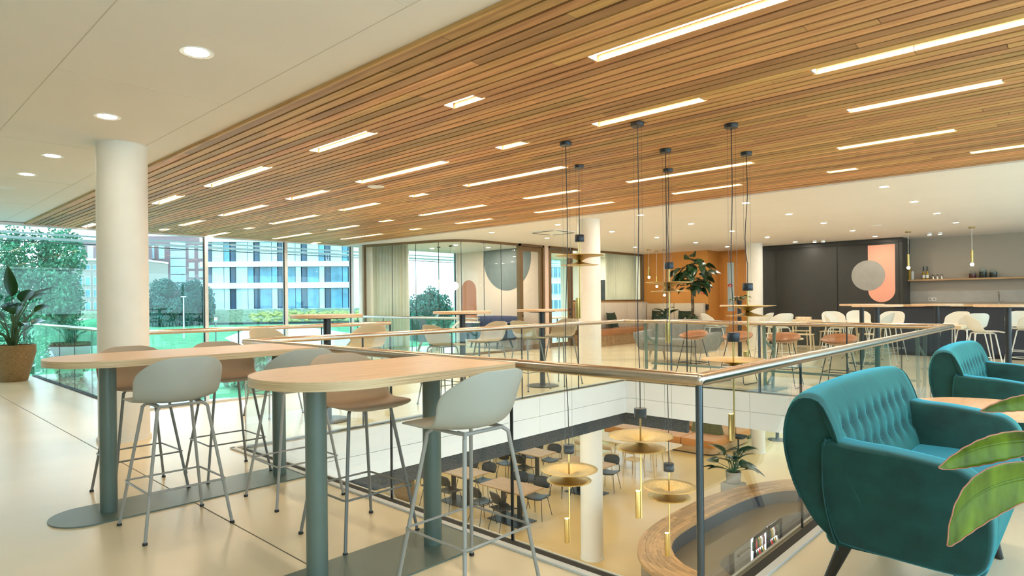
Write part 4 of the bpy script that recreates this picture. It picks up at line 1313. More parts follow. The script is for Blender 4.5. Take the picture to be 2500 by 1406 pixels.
def make_tree(label, loc):
    t = thing('fiddle_leaf_tree', label, 'tree', loc)
    MB().lathe([(.20, 0), (.24, .05), (.26, .45), (.24, .5), (.22, .45), (.001, .44)], n=32, cap1=False).build('pot', 'black', t)
    MB().lathe([(.22, .45), (.001, .46)], n=20, cap0=False, cap1=False).build('soil', 'soil', t)
    for k in range(3):
        P = [(.03 * math.cos(k * 2.1 + z * 4), .03 * math.sin(k * 2.1 + z * 4), .44 + z) for z in [i * .1 for i in range(13)]]
        MB().tube(P, .016, 6).build('trunk', 'bark', t)
    g = random.Random(8)
    c = Vector((0, 0, 2.08))
    n = 0
    for i in range(78):
        d = Vector((g.gauss(0, 1), g.gauss(0, 1), g.gauss(0, 1))).normalized()
        r = g.uniform(.25, 1.0) ** .5
        p = c + Vector((d.x * .50 * r, d.y * .50 * r, d.z * .52 * r))
        p.z -= .16 * abs(d.x) * r
        az = math.atan2(d.y, d.x) + g.uniform(-.6, .6)
        m = leaf_mesh(g.uniform(.24, .36), g.uniform(.20, .29), g.uniform(.3, 1.1), .25, 4, 6)
        R = Matrix.Translation(p) @ Matrix.Rotation(az, 4, 'Z') @ Matrix.Rotation(g.uniform(-.3, .9), 4, 'Y') @ Matrix.Rotation(g.uniform(-.7, .7), 4, 'X')
        m.xf(R).build('leaf', 'leaf_dark', t, smooth=70)
        if i % 3 == 0:
            MB().tube([(0, 0, 1.55 + g.uniform(0, .3)), (c + p) / 2 + Vector((0, 0, -.1)), p], .006, 5).build('twig', 'bark', t)
    return t
make_tree('tall indoor tree with large dark leaves and twisted trunk before the ochre wall', (-8.3, 16.2, 0))
def leaves_for(n, seed, el=(.3, 1.3), sl=(.1, .3), L=(.2, .34), W=(.09, .15)):
    g = random.Random(seed)
    return [(2 * PI * i / n + g.uniform(-.3, .3), g.uniform(*el), g.uniform(*sl), g.uniform(*L), g.uniform(*W), g.uniform(.3, 1.0)) for i in range(n)]
pb = thing('planter_box', 'dark planter box behind the grey sofa', 'planter', (-8.35, 15.35, 0))
MB().prism(rrect(-.62, .62, -.2, .2, .02), 0, .72).build('box', 'dark_panel', pb, smooth=0)
MB().box(-.58, .58, -.16, .16, .72, .73).build('soil', 'soil', pb, smooth=0)
plant('potted_plant', 'plant with upright brownish leaves in the planter behind the grey sofa', (-8.62, 15.35, .73), leaves_for(9, 3, (.6, 1.4), (.12, .3), (.28, .42), (.12, .17)), 'leaf_dark', seed=3)
plant('potted_plant', 'low leafy plant at right in the planter under the indoor tree', (-8.0, 15.35, .73), leaves_for(12, 9, (.1, .8), (.08, .2), (.22, .34), (.13, .2)), 'leaf_dark', seed=9)
plant('potted_plant', 'dark green potted plant on the high table beside the back column', (-5.42, 12.6, 1.157), leaves_for(12, 12, (-.1, .9), (.05, .16), (.14, .22), (.08, .12)), 'leaf', .004, (.045, .06, .09), seed=12, pot_mat='black')

# long pale dining table and chairs past the back column
def wood_chair(label, loc=(0, 0, 0), rz=0, H=.46):
    t = thing('wooden_chair', label, 'chair', loc, rz, 'pale wooden chairs')
    MB().prism(rrect(-.21, .21, -.21, .21, .06), H - .02, H, .004).build('seat', 'oak_pale', t, smooth=40)
    for sx, sy in ((1, -1), (1, 1)):
        MB().cyl((sx * .20, sy * .20, 0), (sx * .165, sy * .17, H - .02), .013, .018, 10).build('leg', 'oak_pale', t)
    for sy in (-1, 1):
        MB().tube([(-.235, sy * .20, 0), (-.185, sy * .175, H * .98), (-.235, sy * .18, H + .34)], [.013, .018, .014], 10).build('leg', 'oak_pale', t)
    m = MB().grid(lambda u, v: (-.215 - .03 * v - .04 * math.sin(PI * u), (u - .5) * .38, H + .19 + .15 * v), 8, 2)
    m.build('backrest', 'oak_pale', t, smooth=60, solid=.014)
    return t
dt = thing('dining_table', 'long pale wooden dining table before the dark panels', 'table', (-5.35, 15.9, 0))
MB().prism(rrect(-.75, 1.3, -.45, .45, .08), .72, .75, .004).build('tabletop', 'oak_pale', dt, smooth=30)
for sx in (-.6, 1.15):
    for sy in (-.33, .33):
        MB().cyl((sx * 1.05, sy * 1.1, 0), (sx, sy, .72), .022, .03, 12).build('leg', 'oak_pale', dt)
wc0 = wood_chair('pale wooden chair at the dining table, left of the front pair', (-5.62, 15.1, 0), 1.4)
for x, y, a, l in ((-5.0, 15.1, 1.7, 'pale wooden chair at the dining table, right of the front pair'), (-5.6, 16.75, -1.5, 'pale wooden chair on the far side of the dining table by the column'), (-4.9, 16.75, -1.6, 'pale wooden chair on the far side of the dining table by the dark panels'), (-3.85, 15.9, PI, 'pale wooden chair at the right end of the dining table')):
    dup(wc0, (x, y, 0), a, l)
lt = thing('low_table', 'low round wooden table in front of the pale chairs', 'table', (-5.0, 13.9, 0))
MB().lathe([(.38, .40), (.385, .41), (.38, .425)], n=36).build('tabletop', 'oak_pale', lt)
for i in range(4):
    a = PI / 4 + PI / 2 * i
    MB().cyl((.28 * math.cos(a), .28 * math.sin(a), 0), (.22 * math.cos(a), .22 * math.sin(a), .40), .015, .02, 8).build('leg', 'oak_pale', lt)

# furniture in the glass rooms
make_sofa('navy lounge sofa inside the curved glass room', 1.7, .8, M('navy_fabric', (.03, .035, .09), .8, sheen=.2), 'navy', 'dark_leg', loc=(-12.3, 12.3, 0), rz=-PI / 2, Hb=.86, ar=.72, nb=4)
make_sofa('blue grey lounge chair on wooden legs beside the curtain in glass room', .75, .72, M('petrol_fabric', (.05, .10, .14), .8), 'navy', 'pale_leg', loc=(-13.0, 10.6, 0), rz=.6, Hb=.72, ar=.58, nb=2)
plant('potted_plant', 'potted plant by the window inside the curved glass room', (-13.9, 11.6, 0), leaves_for(10, 21, (.5, 1.3), (.3, .6), (.3, .45), (.12, .18)), 'leaf', .007, (.15, .2, .35), seed=21, pot_mat='black')
mtb = thing('meeting_table', 'small meeting table inside the room behind the second glazed door', 'table', (-12.9, 15.6, 0))
MB().prism(rrect(-.5, .5, -.9, .9, .05), .72, .75).build('tabletop', 'oak_pale', mtb, smooth=30)
for sx in (-.4, .4):
    for sy in (-.8, .8):
        MB().cyl((sx, sy, 0), (sx, sy, .72), .02, n=10).build('leg', 'black', mtb)

# big leaves of the plant beside the viewer, its pot just outside the frame
fp = thing('foreground_plant', 'plant with long lime green red rimmed leaves reaching in at the right edge', 'plant', (.43, 1.95, 0))
MB().lathe([(.17, 0), (.24, .25), (.26, .42), (.23, .42), (.22, .38), (.001, .37)], n=32, cap1=False).build('pot', 'pot', fp)
MB().lathe([(.225, .38), (.001, .39)], n=20, cap0=False, cap1=False).build('soil', 'soil', fp)
def big_leaf(tip_px, base_px, ctrl_px, depth_t, depth_b, W, roll, tilt):
    a, b, c = at(*base_px, depth_b), at(*tip_px, depth_t), at(*ctrl_px, (depth_t + depth_b) / 2)
    o = Vector(fp.location)
    n0 = (b - a).normalized()
    side = n0.cross(FWD).normalized()
    if side.z < 0: side = -side
    nrm = side.cross(n0).normalized()
    wdir = (side * math.cos(roll) + nrm * math.sin(roll)).normalized()
    wn_ = wdir.cross(n0).normalized()
    def fn(u, v, grow=0.0):
        p = a * (1 - v) ** 2 + c * 2 * v * (1 - v) + b * v * v
        s_ = u * 2 - 1
        w = W * (math.sin(PI * min(.999, .06 + .94 * v) ** 1.15)) ** .7 + grow
        if v > .99: w = .001 + grow
        q = p + wdir * s_ * w / 2 + wn_ * (abs(s_) ** 1.5 * w * tilt + .0012 * math.sin(v * 60 + abs(s_) * 6) * abs(s_))
        return tuple(q - o)
    lf = MB().grid(fn, 12, 40).build('leaf', 'leaf_back', fp, smooth=80, solid=.0015)
    for u in (0, 1):
        MB().tube([fn(u, i / 40) for i in range(41)], .0016, 5).build('leaf_rim', 'leaf_rim', lf)
    MB().tube([fn(.5, i / 40) for i in range(39)], [.006 - .005 * i / 40 for i in range(39)], 6).build('midrib', 'leaf_back', lf)
    root = Vector((0, 0, .38))
    e = a - o
    MB().tube([root, root * .5 + e * .5 + Vector((.03, 0, .05)), e], [.012, .009, .006], 8).build('stem', 'stem', fp)
big_leaf((2291, 1141), (2600, 1080), (2400, 1060), 1.62, 1.75, .085, .25, .22)
big_leaf((2312, 1332), (2640, 1160), (2330, 1150), 1.55, 1.72, .115, -.1, .2)
big_leaf((2393, 1003), (2640, 985), (2500, 962), 1.75, 1.80, .05, .3, .2)
for k in range(6):
    az, el = k * 1.05 - 1.0, .9 + .1 * (k % 3)
    d = Vector((math.cos(az) * math.cos(el), math.sin(az) * math.cos(el), math.sin(el)))
    if d.dot(-RIGHT) > .15: continue
    tip = Vector((0, 0, .38)) + d * .55
    MB().tube([(0, 0, .38), tip], [.011, .006], 6).build('stem', 'stem', fp)
    leaf_mesh(.5, .17, .6, .3, 6, 14).xf(Matrix.Translation(tip) @ Matrix.Rotation(az, 4, 'Z') @ Matrix.Rotation(-.4, 4, 'Y')).build('leaf', 'leaf', fp, smooth=70)

# ------------------------------------------------------------------ lower storey
def black_chair(label, loc=(0, 0, 0), rz=0):
    t = thing('black_chair', label, 'chair', loc, rz, 'black chairs of the lower storey')
    MB().grid(lambda u, v: ((v - .5) * .42 + .01, (u - .5) * (.40 + .03 * v), .455 - .012 * math.sin(PI * u) + .02 * (abs(u - .5) * 2) ** 2 - .02 * max(0, v - .8) * 5 * .4), 8, 8).build('seat', 'black', t, smooth=60, solid=.016, bevel=.004)
    def bk(u, v):
        s_ = u * 2 - 1
        w = .205 - .03 * max(0, (v - .7)) ** 2 * 10 - .03 * max(0, (.25 - v)) * 3
        return (-.215 - .06 * v + .055 * s_ * s_, s_ * w, .60 + .235 * v - .03 * abs(s_) ** 4 * (1 if v > .5 else -1))
    MB().grid(bk, 10, 6).build('backrest', 'black', t, smooth=60, solid=.014)
    for sy in (-1, 1):
        MB().tube([(.21, sy * .215, 0), (.135, sy * .16, .425), (.10, sy * .15, .435)], .0075, 8).build('leg', 'black', t)
        MB().tube([(-.25, sy * .215, 0), (-.14, sy * .16, .425), (-.08, sy * .15, .435)], .0075, 8).build('leg', 'black', t)
        MB().tube([(.06, sy * .15, .435), (-.12, sy * .185, .43), (-.215, sy * .195, .46), (-.235, sy * .19, .56), (-.235, sy * .15, .68)], .0075, 8).build('back_tube', 'black', t)
    return t
def cafe_table(cx, cy, label, sx=1.27, sy=.70):
    t = thing('cafe_table', label, 'table', (cx, cy, Z2), group='oak tables of the lower storey')
    MB().prism(rrect(-sx / 2, sx / 2, -sy / 2, sy / 2, .015, 3), .715, .74).build('tabletop', 'oak_mid', t, smooth=0)
    for dx in (-.24, .24):
        MB().box(dx - .04, dx + .04, -.04, .04, .012, .715).build('leg', 'black', t, smooth=0)
    MB().box(-.46, .46, -.30, .30, 0, .012).build('base_plate', 'black', t, smooth=0)
tabs = [((-9.35, 9.90), 'oak table on the lower storey nearest the glass edge', 'the nearest lower table'),
        ((-11.10, 10.0), 'oak table on the lower storey at left, partly behind a bar table leg', 'the left lower table'),
        ((-11.15, 12.55), 'oak table on the lower storey furthest left under the slab edge', 'the far left lower table'),
        ((-9.30, 12.55), 'oak table on the lower storey behind the round column', 'the lower table behind the column')]
bc0 = None
for (cx, cy), l, nm in tabs:
    cafe_table(cx, cy, l)
    for dx, sy, w in ((-.32, -1, 'near side, left'), (.30, -1, 'near side, right'), (-.32, 1, 'far side, left'), (.32, 1, 'far side, right')):
        a = PI / 2 if sy < 0 else -PI / 2
        a += .25 * math.sin(cx * 3 + dx * 9 + sy)
        p = (cx + dx, cy + sy * (.50 if sy > 0 else .56), Z2)
        lab = f'black chair at {nm}, {w}'
        if bc0 is None: bc0 = black_chair(lab, p, a)
        else: dup(bc0, p, a, lab)
dt2 = thing('dining_table', 'long pale wooden table with splayed legs on the lower storey', 'table', (-10.4, 15.3, Z2))
MB().prism(rrect(-2.3, 2.0, -.5, .5, .12), .72, .75, .004).build('tabletop', 'oak_pale', dt2, smooth=30)
for sx in (-2.0, 1.55):
    for sy in (-.38, .38):
        MB().cyl((sx + .12 * (1 if sx > 0 else -1), sy * 1.25, 0), (sx, sy, .72), .028, .042, 12).build('leg', 'oak_pale', dt2)
for i, (x, y, a) in enumerate(((-9.2, 14.55, 1.5), (-9.95, 14.5, 1.65), (-10.8, 14.5, 1.5), (-11.7, 14.55, 1.6), (-9.5, 16.05, -1.5), (-10.5, 16.05, -1.6))):
    dup(wc0, (x, y, Z2), a, ['pale wooden chair at the lower long table, rightmost of the near side', 'pale wooden chair at the lower long table, second from right on near side', 'pale wooden chair at lower long table, just right of the column', 'pale wooden chair at lower long table, left of the column', 'pale wooden chair at lower long table, right one on the far side', 'pale wooden chair at lower long table, left one on the far side'][i])
# orange island sofa with olive seat back
isl = thing('island_sofa', 'large orange island sofa on a wooden plinth with a table let into it', 'sofa', (-10.2, 18.9, Z2))
MB().prism(rrect(-2.2, 1.65, -1.05, 1.6, .35, 8), .0, .05).build('plinth_foot', 'dark_leg', isl)  # dark base, set slightly in under the wooden plinth
MB().prism(rrect(-2.25, 1.7, -1.1, 1.65, .38, 8), .05, .24).build('plinth', 'oak_mid', isl)
for (x0, x1, y0, y1) in ((-.35, .62, -1.12, 0.05), (.63, 1.72, -1.12, .05), (.63, 1.72, .06, 1.66), (-2.25, -.36, -1.12, .0), (-2.25, -1.3, .01, 1.66), (-1.29, .62, .75, 1.66)):
    MB().prism(rrect(x0, x1, y0, y1, .08), .24, .46, .03).build('seat_cushion', 'orange_fab', isl, smooth=40, bevel=.01)
MB().box(-1.3, .62, .02, .74, .24, .30).build('well', 'dark_leg', isl, smooth=0)
MB().prism(rrect(-1.2, -.1, .08, 1.3, .03), .62, .65).build('inset_table', 'oak_mid', isl)
MB().cyl((-.6, .5, .3), (-.6, .5, .62), .05).build('table_leg', 'black', isl)
ov = thing('seat_back', 'olive green upholstered back wedge standing on the orange sofa', 'cushion', (-9.25, 18.95, Z2 + .46))
m = MB().prism(rrect(-.52, .52, -.16, .16, .10, 6), 0, .55)
m.v = [(p[0] * (1 - .22 * p[2] / .55), p[1] * (1 - .35 * p[2] / .55), p[2]) for p in m.v]
m.build('pad', 'olive_fab', ov, smooth=50)
for x in (-.17, .17):
    MB().tube([(x, -.165, .01), (x * .8, -.108, .55)], .006, 6).build('seam', 'olive_fab', ov)
w2 = struct('wall_lower_olive', MB().box(-11.5, -8.7, 20.9, 21.1, Z2, -.5), 'olive_fab', smooth=0)
struct('wall_lower_end', MB().box(-14.4, 3.2, 22.9, 23.1, Z2, -.5), 'paint', smooth=0)
lt2 = thing('pedestal_table', 'black pedestal table on the lower storey right of the round column', 'table', (-7.95, 21.4, Z2))
MB().lathe([(.30, .0), (.30, .012), (.06, .02), (.05, .71), (.001, .71)], n=32, cap1=False).build('pedestal', 'black', lt2)
MB().lathe([(.4, .71), (.4, .74)], n=36).build('tabletop', 'oak_mid', lt2)
oc = thing('swivel_chair', 'dark swivel chair behind the orange sofa on the lower storey', 'chair', (-8.25, 19.0, Z2))
MB().prism(rrect(-.22, .22, -.22, .22, .07), .43, .50, .02).build('seat', 'black', oc, smooth=40)
MB().grid(lambda u, v: (-.22 + .05 * (2 * u - 1) ** 2, (u - .5) * .44, .5 + .35 * v), 8, 4).build('backrest', 'cognac', oc, smooth=60, solid=.03)
MB().cyl((0, 0, .08), (0, 0, .43), .025).build('stem', 'black', oc)
for i in range(5):
    a = 2 * PI * i / 5
    MB().bar((0, 0, .08), (.28 * math.cos(a), .28 * math.sin(a), .06), .03, .02).build('foot', 'black', oc, smooth=0)
for i, (x, y) in enumerate(((-13.35, 12.9), (-13.45, 14.2))):
    o = thing('castor_chair', ['office chair on castors at far left under the slab edge', 'office chair on castors behind the lower tables'][i], 'chair', (x, y, Z2), .4 * i, 'office chairs on castors')
    MB().prism(rrect(-.23, .23, -.23, .23, .08), .44, .51, .02).build('seat', 'grey_fab', o, smooth=40)
    MB().grid(lambda u, v: (-.24 + .05 * (2 * u - 1) ** 2, (u - .5) * .44, .55 + .38 * v), 8, 4).build('backrest', 'grey_fab', o, smooth=60, solid=.03)
    MB().cyl((0, 0, .1), (0, 0, .44), .025).build('stem', 'white_metal', o)
    for k in range(5):
        a = 2 * PI * k / 5
        MB().bar((0, 0, .12), (.30 * math.cos(a), .30 * math.sin(a), .08), .025, .02).build('foot', 'white_metal', o, smooth=0)
        MB().ball((.31 * math.cos(a), .31 * math.sin(a), .045), .045, 8).build('castor', 'black', o)
dsk = thing('desk', 'pale desk at far left under the slab edge on the lower storey', 'table', (-12.9, 13.6, Z2))
MB().box(-.4, .4, -1.2, 1.2, .715, .745).build('tabletop', 'oak_pale', dsk, smooth=0)
for sx in (-.35, .35):
    for sy in (-1.1, 1.1):
        MB().box(sx - .02, sx + .02, sy - .02, sy + .02, 0, .715).build('leg', 'white_metal', dsk, smooth=0)
for i, (x, y, r, h, mm) in enumerate(((-12.75, 9.35, .28, .42, 'cream_fab'), (-12.2, 9.2, .25, .50, 'pot'))):
    o = thing('basket', ['pale woven basket with a dark rim on the lower storey', 'brown woven basket pot with plant on the lower storey'][i], 'basket', (x, y, Z2))
    MB().lathe([(r * .7, 0), (r, h * .4), (r * .92, h), (r * .85, h), (r * .85, h * .8), (.001, h * .78)], n=32, cap1=False).build('body', mm, o)
    MB().lathe([(r * .94, h - .02), (r * .95, h + .015), (r * .84, h + .015)], n=32, cap0=False, cap1=False).build('rim', 'soil', o)
plant('potted_plant', 'leafy plant growing from the brown basket on the lower storey', (-12.2, 9.2, Z2 + .40), leaves_for(11, 31, (.2, 1.1), (.15, .4), (.3, .45), (.14, .22)), 'leaf_dark', seed=31)
g = random.Random(44)
plant('potted_plant', 'big dark leafed plant in a stone pot beside the curved wooden counter', (-5.45, 12.3, -2.42), [(g.uniform(0, 6.28), g.uniform(.25, 1.35), g.uniform(.2, .55), g.uniform(.34, .5), g.uniform(.18, .26), g.uniform(.4, 1.2)) for i in range(22)], 'leaf_dark', .008, (.13, .15, .22), seed=44, pot_mat='greige')
pp = thing('plant_pedestal', 'pale pedestal carrying the dark leafed plant', 'pedestal', (-5.45, 12.3, Z2))
MB().box(-.19, .19, -.19, .19, .04, 1.02).build('body', 'greige', pp, smooth=0, bevel=.01)
MB().box(-.17, .17, -.17, .17, 0, .04).build('plinth', 'black', pp, smooth=0)

# curved reception counter
outer = [(-3.2, 6.95), (-4.31, 7.28), (-4.70, 7.55), (-4.98, 7.95), (-5.18, 8.45), (-5.28, 9.1), (-5.30, 9.9), (-5.28, 10.7), (-5.14, 11.5), (-4.92, 12.2), (-4.55, 12.9), (-4.0, 13.6), (-3.0, 14.0), (-1.8, 13.9)]
inner = [(-3.2, 7.45), (-3.87, 7.70), (-4.25, 7.85), (-4.55, 8.17), (-4.74, 8.6), (-4.80, 9.1), (-4.80, 9.85), (-4.76, 10.8), (-4.66, 11.5), (-4.46, 12.08), (-4.12, 12.45), (-3.6, 12.8), (-2.9, 13.0), (-1.8, 12.95)]
OO = [lerp_path([(x, y, 0) for x, y in outer], i / 60) for i in range(61)]
II = [lerp_path([(x, y, 0) for x, y in inner], i / 60) for i in range(61)]
def curved(A_, B_, z0, z1):
    n = len(A_)
    V = []
    for a, b in zip(A_, B_):
        V += [(a.x, a.y, z0), (b.x, b.y, z0), (a.x, a.y, z1), (b.x, b.y, z1)]
    Fc = []
    for i in range(n - 1):
        o, q = 4 * i, 4 * i + 4
        Fc += [(o, o + 1, q + 1, q), (o + 2, q + 2, q + 3, o + 3), (o, q, q + 2, o + 2), (o + 1, o + 3, q + 3, q + 1)]
    Fc += [(0, 2, 3, 1), (4 * n - 4, 4 * n - 3, 4 * n - 1, 4 * n - 2)]
    return MB().add(V, Fc)
rc = thing('reception_counter', 'curved reception counter with butcher block oak top on the lower storey', 'counter', (0, 0, 0))
curved(OO, II, -2.36, -2.32).build('counter_base', 'oak_lam', rc, smooth=30)
# staves of the top, laid along the curve
def lane(k): return [o.lerp(i, k) for o, i in zip(OO, II)]
nl = 9
rg2 = random.Random(11)
for l in range(nl):
    a, b = lane(l / nl + .002), lane((l + 1) / nl - .002)
    i = rg2.randint(-4, 0)
    while i < 60:
        j = i + rg2.choice((3, 4, 5, 6))
        p, q = max(i, 0), min(j, 60)
        if q - p >= 1:
            dz = rg2.uniform(0, .0012)
            A_, B_ = a[p:q + 1], b[p:q + 1]
            step = max(1, (q - p) // 2)
            idx = sorted(set(list(range(0, q - p, step)) + [q - p]))
            curved([A_[k] for k in idx], [B_[k] for k in idx], -2.321, -2.312 + dz).build('stave', 'oak_lam', rc, smooth=0)
        i = j
fo = lane(.10); fi = lane(.22)
curved(fo, fi, Z2 + .08, -2.36).build('front', 'lower_grey', rc, smooth=30)
bo_ = lane(.90); bi_ = lane(.99)
curved(bo_, bi_, -2.60, -2.36).build('inner_upstand', 'navy_panel', rc, smooth=30)
ctr = [lerp_path([(x, y, 0) for x, y in [(-3.2, 8.15), (-3.7, 8.40), (-4.02, 8.65), (-4.14, 8.9), (-4.16, 9.5), (-4.19, 10.5), (-4.20, 11.1), (-4.17, 11.5), (-3.95, 11.88), (-3.5, 12.2), (-2.9, 12.4), (-1.8, 12.4)]], i / 60) for i in range(61)]
curved(lane(.99), ctr, -2.62, -2.58).build('inner_worktop', 'lower_grey', rc, smooth=30)
shift = [p + Vector((-.18, 0, 0)) for p in ctr]
curved(shift, [p + Vector((-.13, 0, 0)) for p in ctr], Z2, -2.62).build('inner_front', 'lower_grey', rc, smooth=30)
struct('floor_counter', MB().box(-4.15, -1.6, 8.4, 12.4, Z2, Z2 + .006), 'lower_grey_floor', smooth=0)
fg = thing('undercounter_fridge', 'lit glass door fridge with bottles under the reception counter', 'fridge', (-4.29, 10.85, Z2))
MB().box(-.10, .0, -.62, .62, .02, .82).build('body', 'dark_panel', fg, smooth=0)
for i, y in enumerate((-.30, .32)):
    MB().box(.0, .012, y - .26, y + .26, .1, .78).build('lit_back', 'cool_light', fg, smooth=0)
    fr_ = MB()
    for a, b, c, d in ((y - .29, y - .25, .06, .81), (y + .25, y + .29, .06, .81), (y - .29, y + .29, .76, .81), (y - .29, y + .29, .06, .11)):
        fr_.box(.07, .10, a, b, c, d)
    fr_.build('door_frame', 'black', fg, smooth=0)
    for z in (.12, .34, .56):
        MB().box(.012, .07, y - .25, y + .25, z - .008, z).build('shelf', 'steel', fg, smooth=0)
        for k in range(6):
            yy = y - .2 + k * .08
            bo2 = MB().lathe([(.028, 0), (.030, .1), (.012, .14), (.012, .17)], (.04, yy, z), 10)
            bo2.build('bottle', ('red', 'leaf', 'oil', 'white_plastic', 'jar_red', 'stem')[(k + i + int(z * 10)) % 6], fg)
dw = thing('dishwasher', 'stainless undercounter dishwasher with bar handle behind the counter', 'appliance', (-4.28, 9.85, Z2))
MB().box(-.06, .06, -.32, .32, .06, .82).build('body', 'stainless', dw, smooth=0, bevel=.004)
m = MB().tube([(.06, -.22, .68), (.10, -.22, .68), (.10, .22, .68), (.06, .22, .68)], .010, 8)
m.build('handle', 'steel', dw)
tb = thing('waste_bag', 'crumpled pale bag beside the fridge behind the counter', 'bag', (-3.6, 11.45, Z2))
m = MB()
m.grid(lambda u, v: ((.20 * math.sin(PI * (.12 + .8 * v)) * (1 + .18 * mnoise.noise(Vector((u * 9, v * 6, 1)))) * math.cos(u * 2 * PI)), .20 * math.sin(PI * (.12 + .8 * v)) * (1 + .18 * mnoise.noise(Vector((u * 9, v * 6, 1)))) * math.sin(u * 2 * PI), .62 * v), 26, 16)
m.build('bag', 'cream_fab', tb, smooth=50)
MB().tube([(.1 * math.cos(a / 2), .1 * math.sin(a / 2), .60) for a in range(13)], .012, 6, closed=False).build('rim', 'cream_fab', tb)

# ------------------------------------------------------------------ outdoors
GZ = -1.5
struct('lawn', MB().box(-260, WX - .1, -140, 220, GZ - .3, GZ), 'lawn', smooth=0)
struct('path_terrace', MB().prism([(-14.6, 9.6), (-14.6, -2.0), (-17.2, -2.0), (-19.5, .5), (-20.2, 4.0), (-18.6, 8.0), (-17.0, 9.8)], GZ, GZ + .03), 'paving', smooth=0)
def ground_pts(pp, z):
    out = []
    for px, py in pp:
        d = at(px, py, 1.0) - Vector((0, 0, EYE))
        k = (z - EYE) / d.z
        out.append(((d * k).x, (d * k).y))
    return out
pth = ground_pts([(60, 880), (120, 850), (220, 838), (330, 845), (420, 862), (420, 905), (330, 888), (220, 872), (150, 880), (90, 915)], GZ)
pth2 = ground_pts([(548, 826), (600, 806), (660, 797), (760, 800), (860, 815), (860, 850), (700, 850), (600, 850)], GZ)
for nm, P in (('path_curved', pth), ('path_round', pth2)):
    a = sum(P[i - 1][0] * P[i][1] - P[i][0] * P[i - 1][1] for i in range(len(P)))
    struct(nm, MB().prism(P if a > 0 else P[::-1], GZ, GZ + .04), 'paving', smooth=0)
# planted bank and retaining edge beyond the lawn
def facade_frame(px, py, depth, ang=78.0):
    """origin and axes of a distant facade: e runs to the right and away, n toward the viewer"""
    o = at(px, py, depth)
    a = math.radians(ang)
    e = (RIGHT * math.sin(a) + FWD * math.cos(a)).normalized()
    n = Vector((e.y, -e.x, 0))
    return o, e, n
bk_o, bk_e, bk_n = facade_frame(340, 790, 84, 84)
mx = Matrix((bk_e, -bk_n, Vector((0, 0, 1)))).transposed().to_4x4()
mx.translation = Vector((bk_o.x, bk_o.y, 0))
def onto(mb, mat4): return mb.xf(mat4)
hb = MB().grid(lambda u, v: (-30 + 110 * u, v * 4.0 + .5 * mnoise.noise(Vector((u * 40, v * 3, 0))), GZ + 2.0 * (1 - (1 - v) ** 2) + .16 * mnoise.noise(Vector((u * 120, v * 6, 5)))), 160, 8)
onto(hb, mx)
tag(hb.build('planted_bank', 'hedge', None, kind='stuff'), 'long grey green planted bank below the white building', 'hedge')
dkb = onto(MB().box(-30, 80, -.35, -.05, GZ, GZ + .28), mx)
struct('trim_bank_edge', dkb, 'navy', smooth=0)
sed = MB()
g = random.Random(2)
for i in range(260):
    u = g.uniform(14, 30)
    v = g.uniform(.3, 2.2)
    sed.ball((u, v, GZ + 2.0 * (1 - (1 - v / 4) ** 2)), g.uniform(.18, .42), 5, .7)
onto(sed, mx)
tag(sed.build('sedum_clumps', 'moss', None, kind='stuff', smooth=60), 'yellow green cushion plants on the bank', 'plant')

def foliage_tree(name, label, base, h, rx, rz, n, mat, leaf=.35, seed=0, trunk=True, group='trees outside'):
    t = thing(name, label, 'tree', base, 0, group)
    g = random.Random(seed)
    V, Fc = [], []
    blobs = []
    for i in range(14):
        a, e = g.uniform(0, 2 * PI), g.uniform(-.9, 1)
        k = g.uniform(.35, .75)
        blobs.append((Vector((math.cos(a) * rx * k * math.sqrt(max(.1, 1 - e * e * .7)), math.sin(a) * rx * k * math.sqrt(max(.1, 1 - e * e * .7)), h - rz + e * rz * .72)), g.uniform(.30, .48)))
    for i in range(n):
        c, k = g.choice(blobs)
        d = Vector((g.gauss(0, 1), g.gauss(0, 1), g.gauss(0, 1))).normalized()
        p = c + Vector((d.x * rx * k, d.y * rx * k, d.z * rz * k)) * g.uniform(.55, 1.05)
        x = Vector((g.gauss(0, 1), g.gauss(0, 1), g.gauss(0, 1))).normalized()
        y = x.orthogonal().normalized()
        s_ = leaf * g.uniform(.6, 1.3)
        o = len(V)
        V += [tuple(p - x * s_), tuple(p + y * s_ * .5), tuple(p + x * s_), tuple(p - y * s_ * .5)]
        Fc.append((o, o + 1, o + 2, o + 3))
    MB().add(V, Fc).build('crown', mat, t, smooth=0, kind='stuff')
    if trunk:
        MB().tube([(0, 0, 0), (.1, 0, h * .3), (0, .05, h * .6), (0, 0, h * .9)], [.05 * h / 3, .035 * h / 3, .025 * h / 3, .008], 8).build('trunk', 'bark', t)
        for k in range(5):
            a = 2 * PI * k / 5
            MB().tube([(0, 0, h * (.35 + .06 * k)), (math.cos(a) * rx * .5, math.sin(a) * rx * .5, h * (.55 + .07 * k))], [.03 * h / 5, .008], 5).build('branch', 'bark', t)
    return t
def gbase(px, depth, z=GZ):
    p = at(px, 740, depth)
    return (p.x, p.y, z)
foliage_tree('willow_tree', 'big pale green tree close to the windows at far left', gbase(60, 31), 7.0, 3.2, 3.9, 16000, 'foliage', .10, 1)
foliage_tree('tree', 'thin leafy tree right of the big one, before the tan building', gbase(165, 44), 5.4, 1.6, 3.2, 5000, 'foliage', .10, 2)
foliage_tree('tree', 'round blue green tree left of centre before the brick tower', gbase(420, 80), 5.9, 2.9, 3.2, 9000, 'foliage_b', .17, 3)
foliage_tree('tree', 'blue green tree beside the first window post, before the brick tower', gbase(478, 84), 6.6, 2.5, 3.6, 8000, 'foliage_b', .17, 4)
foliage_tree('tree', 'low blue green tree by the column, behind a lamp post', gbase(362, 82), 3.7, 2.0, 2.2, 5000, 'foliage_b', .16, 5)
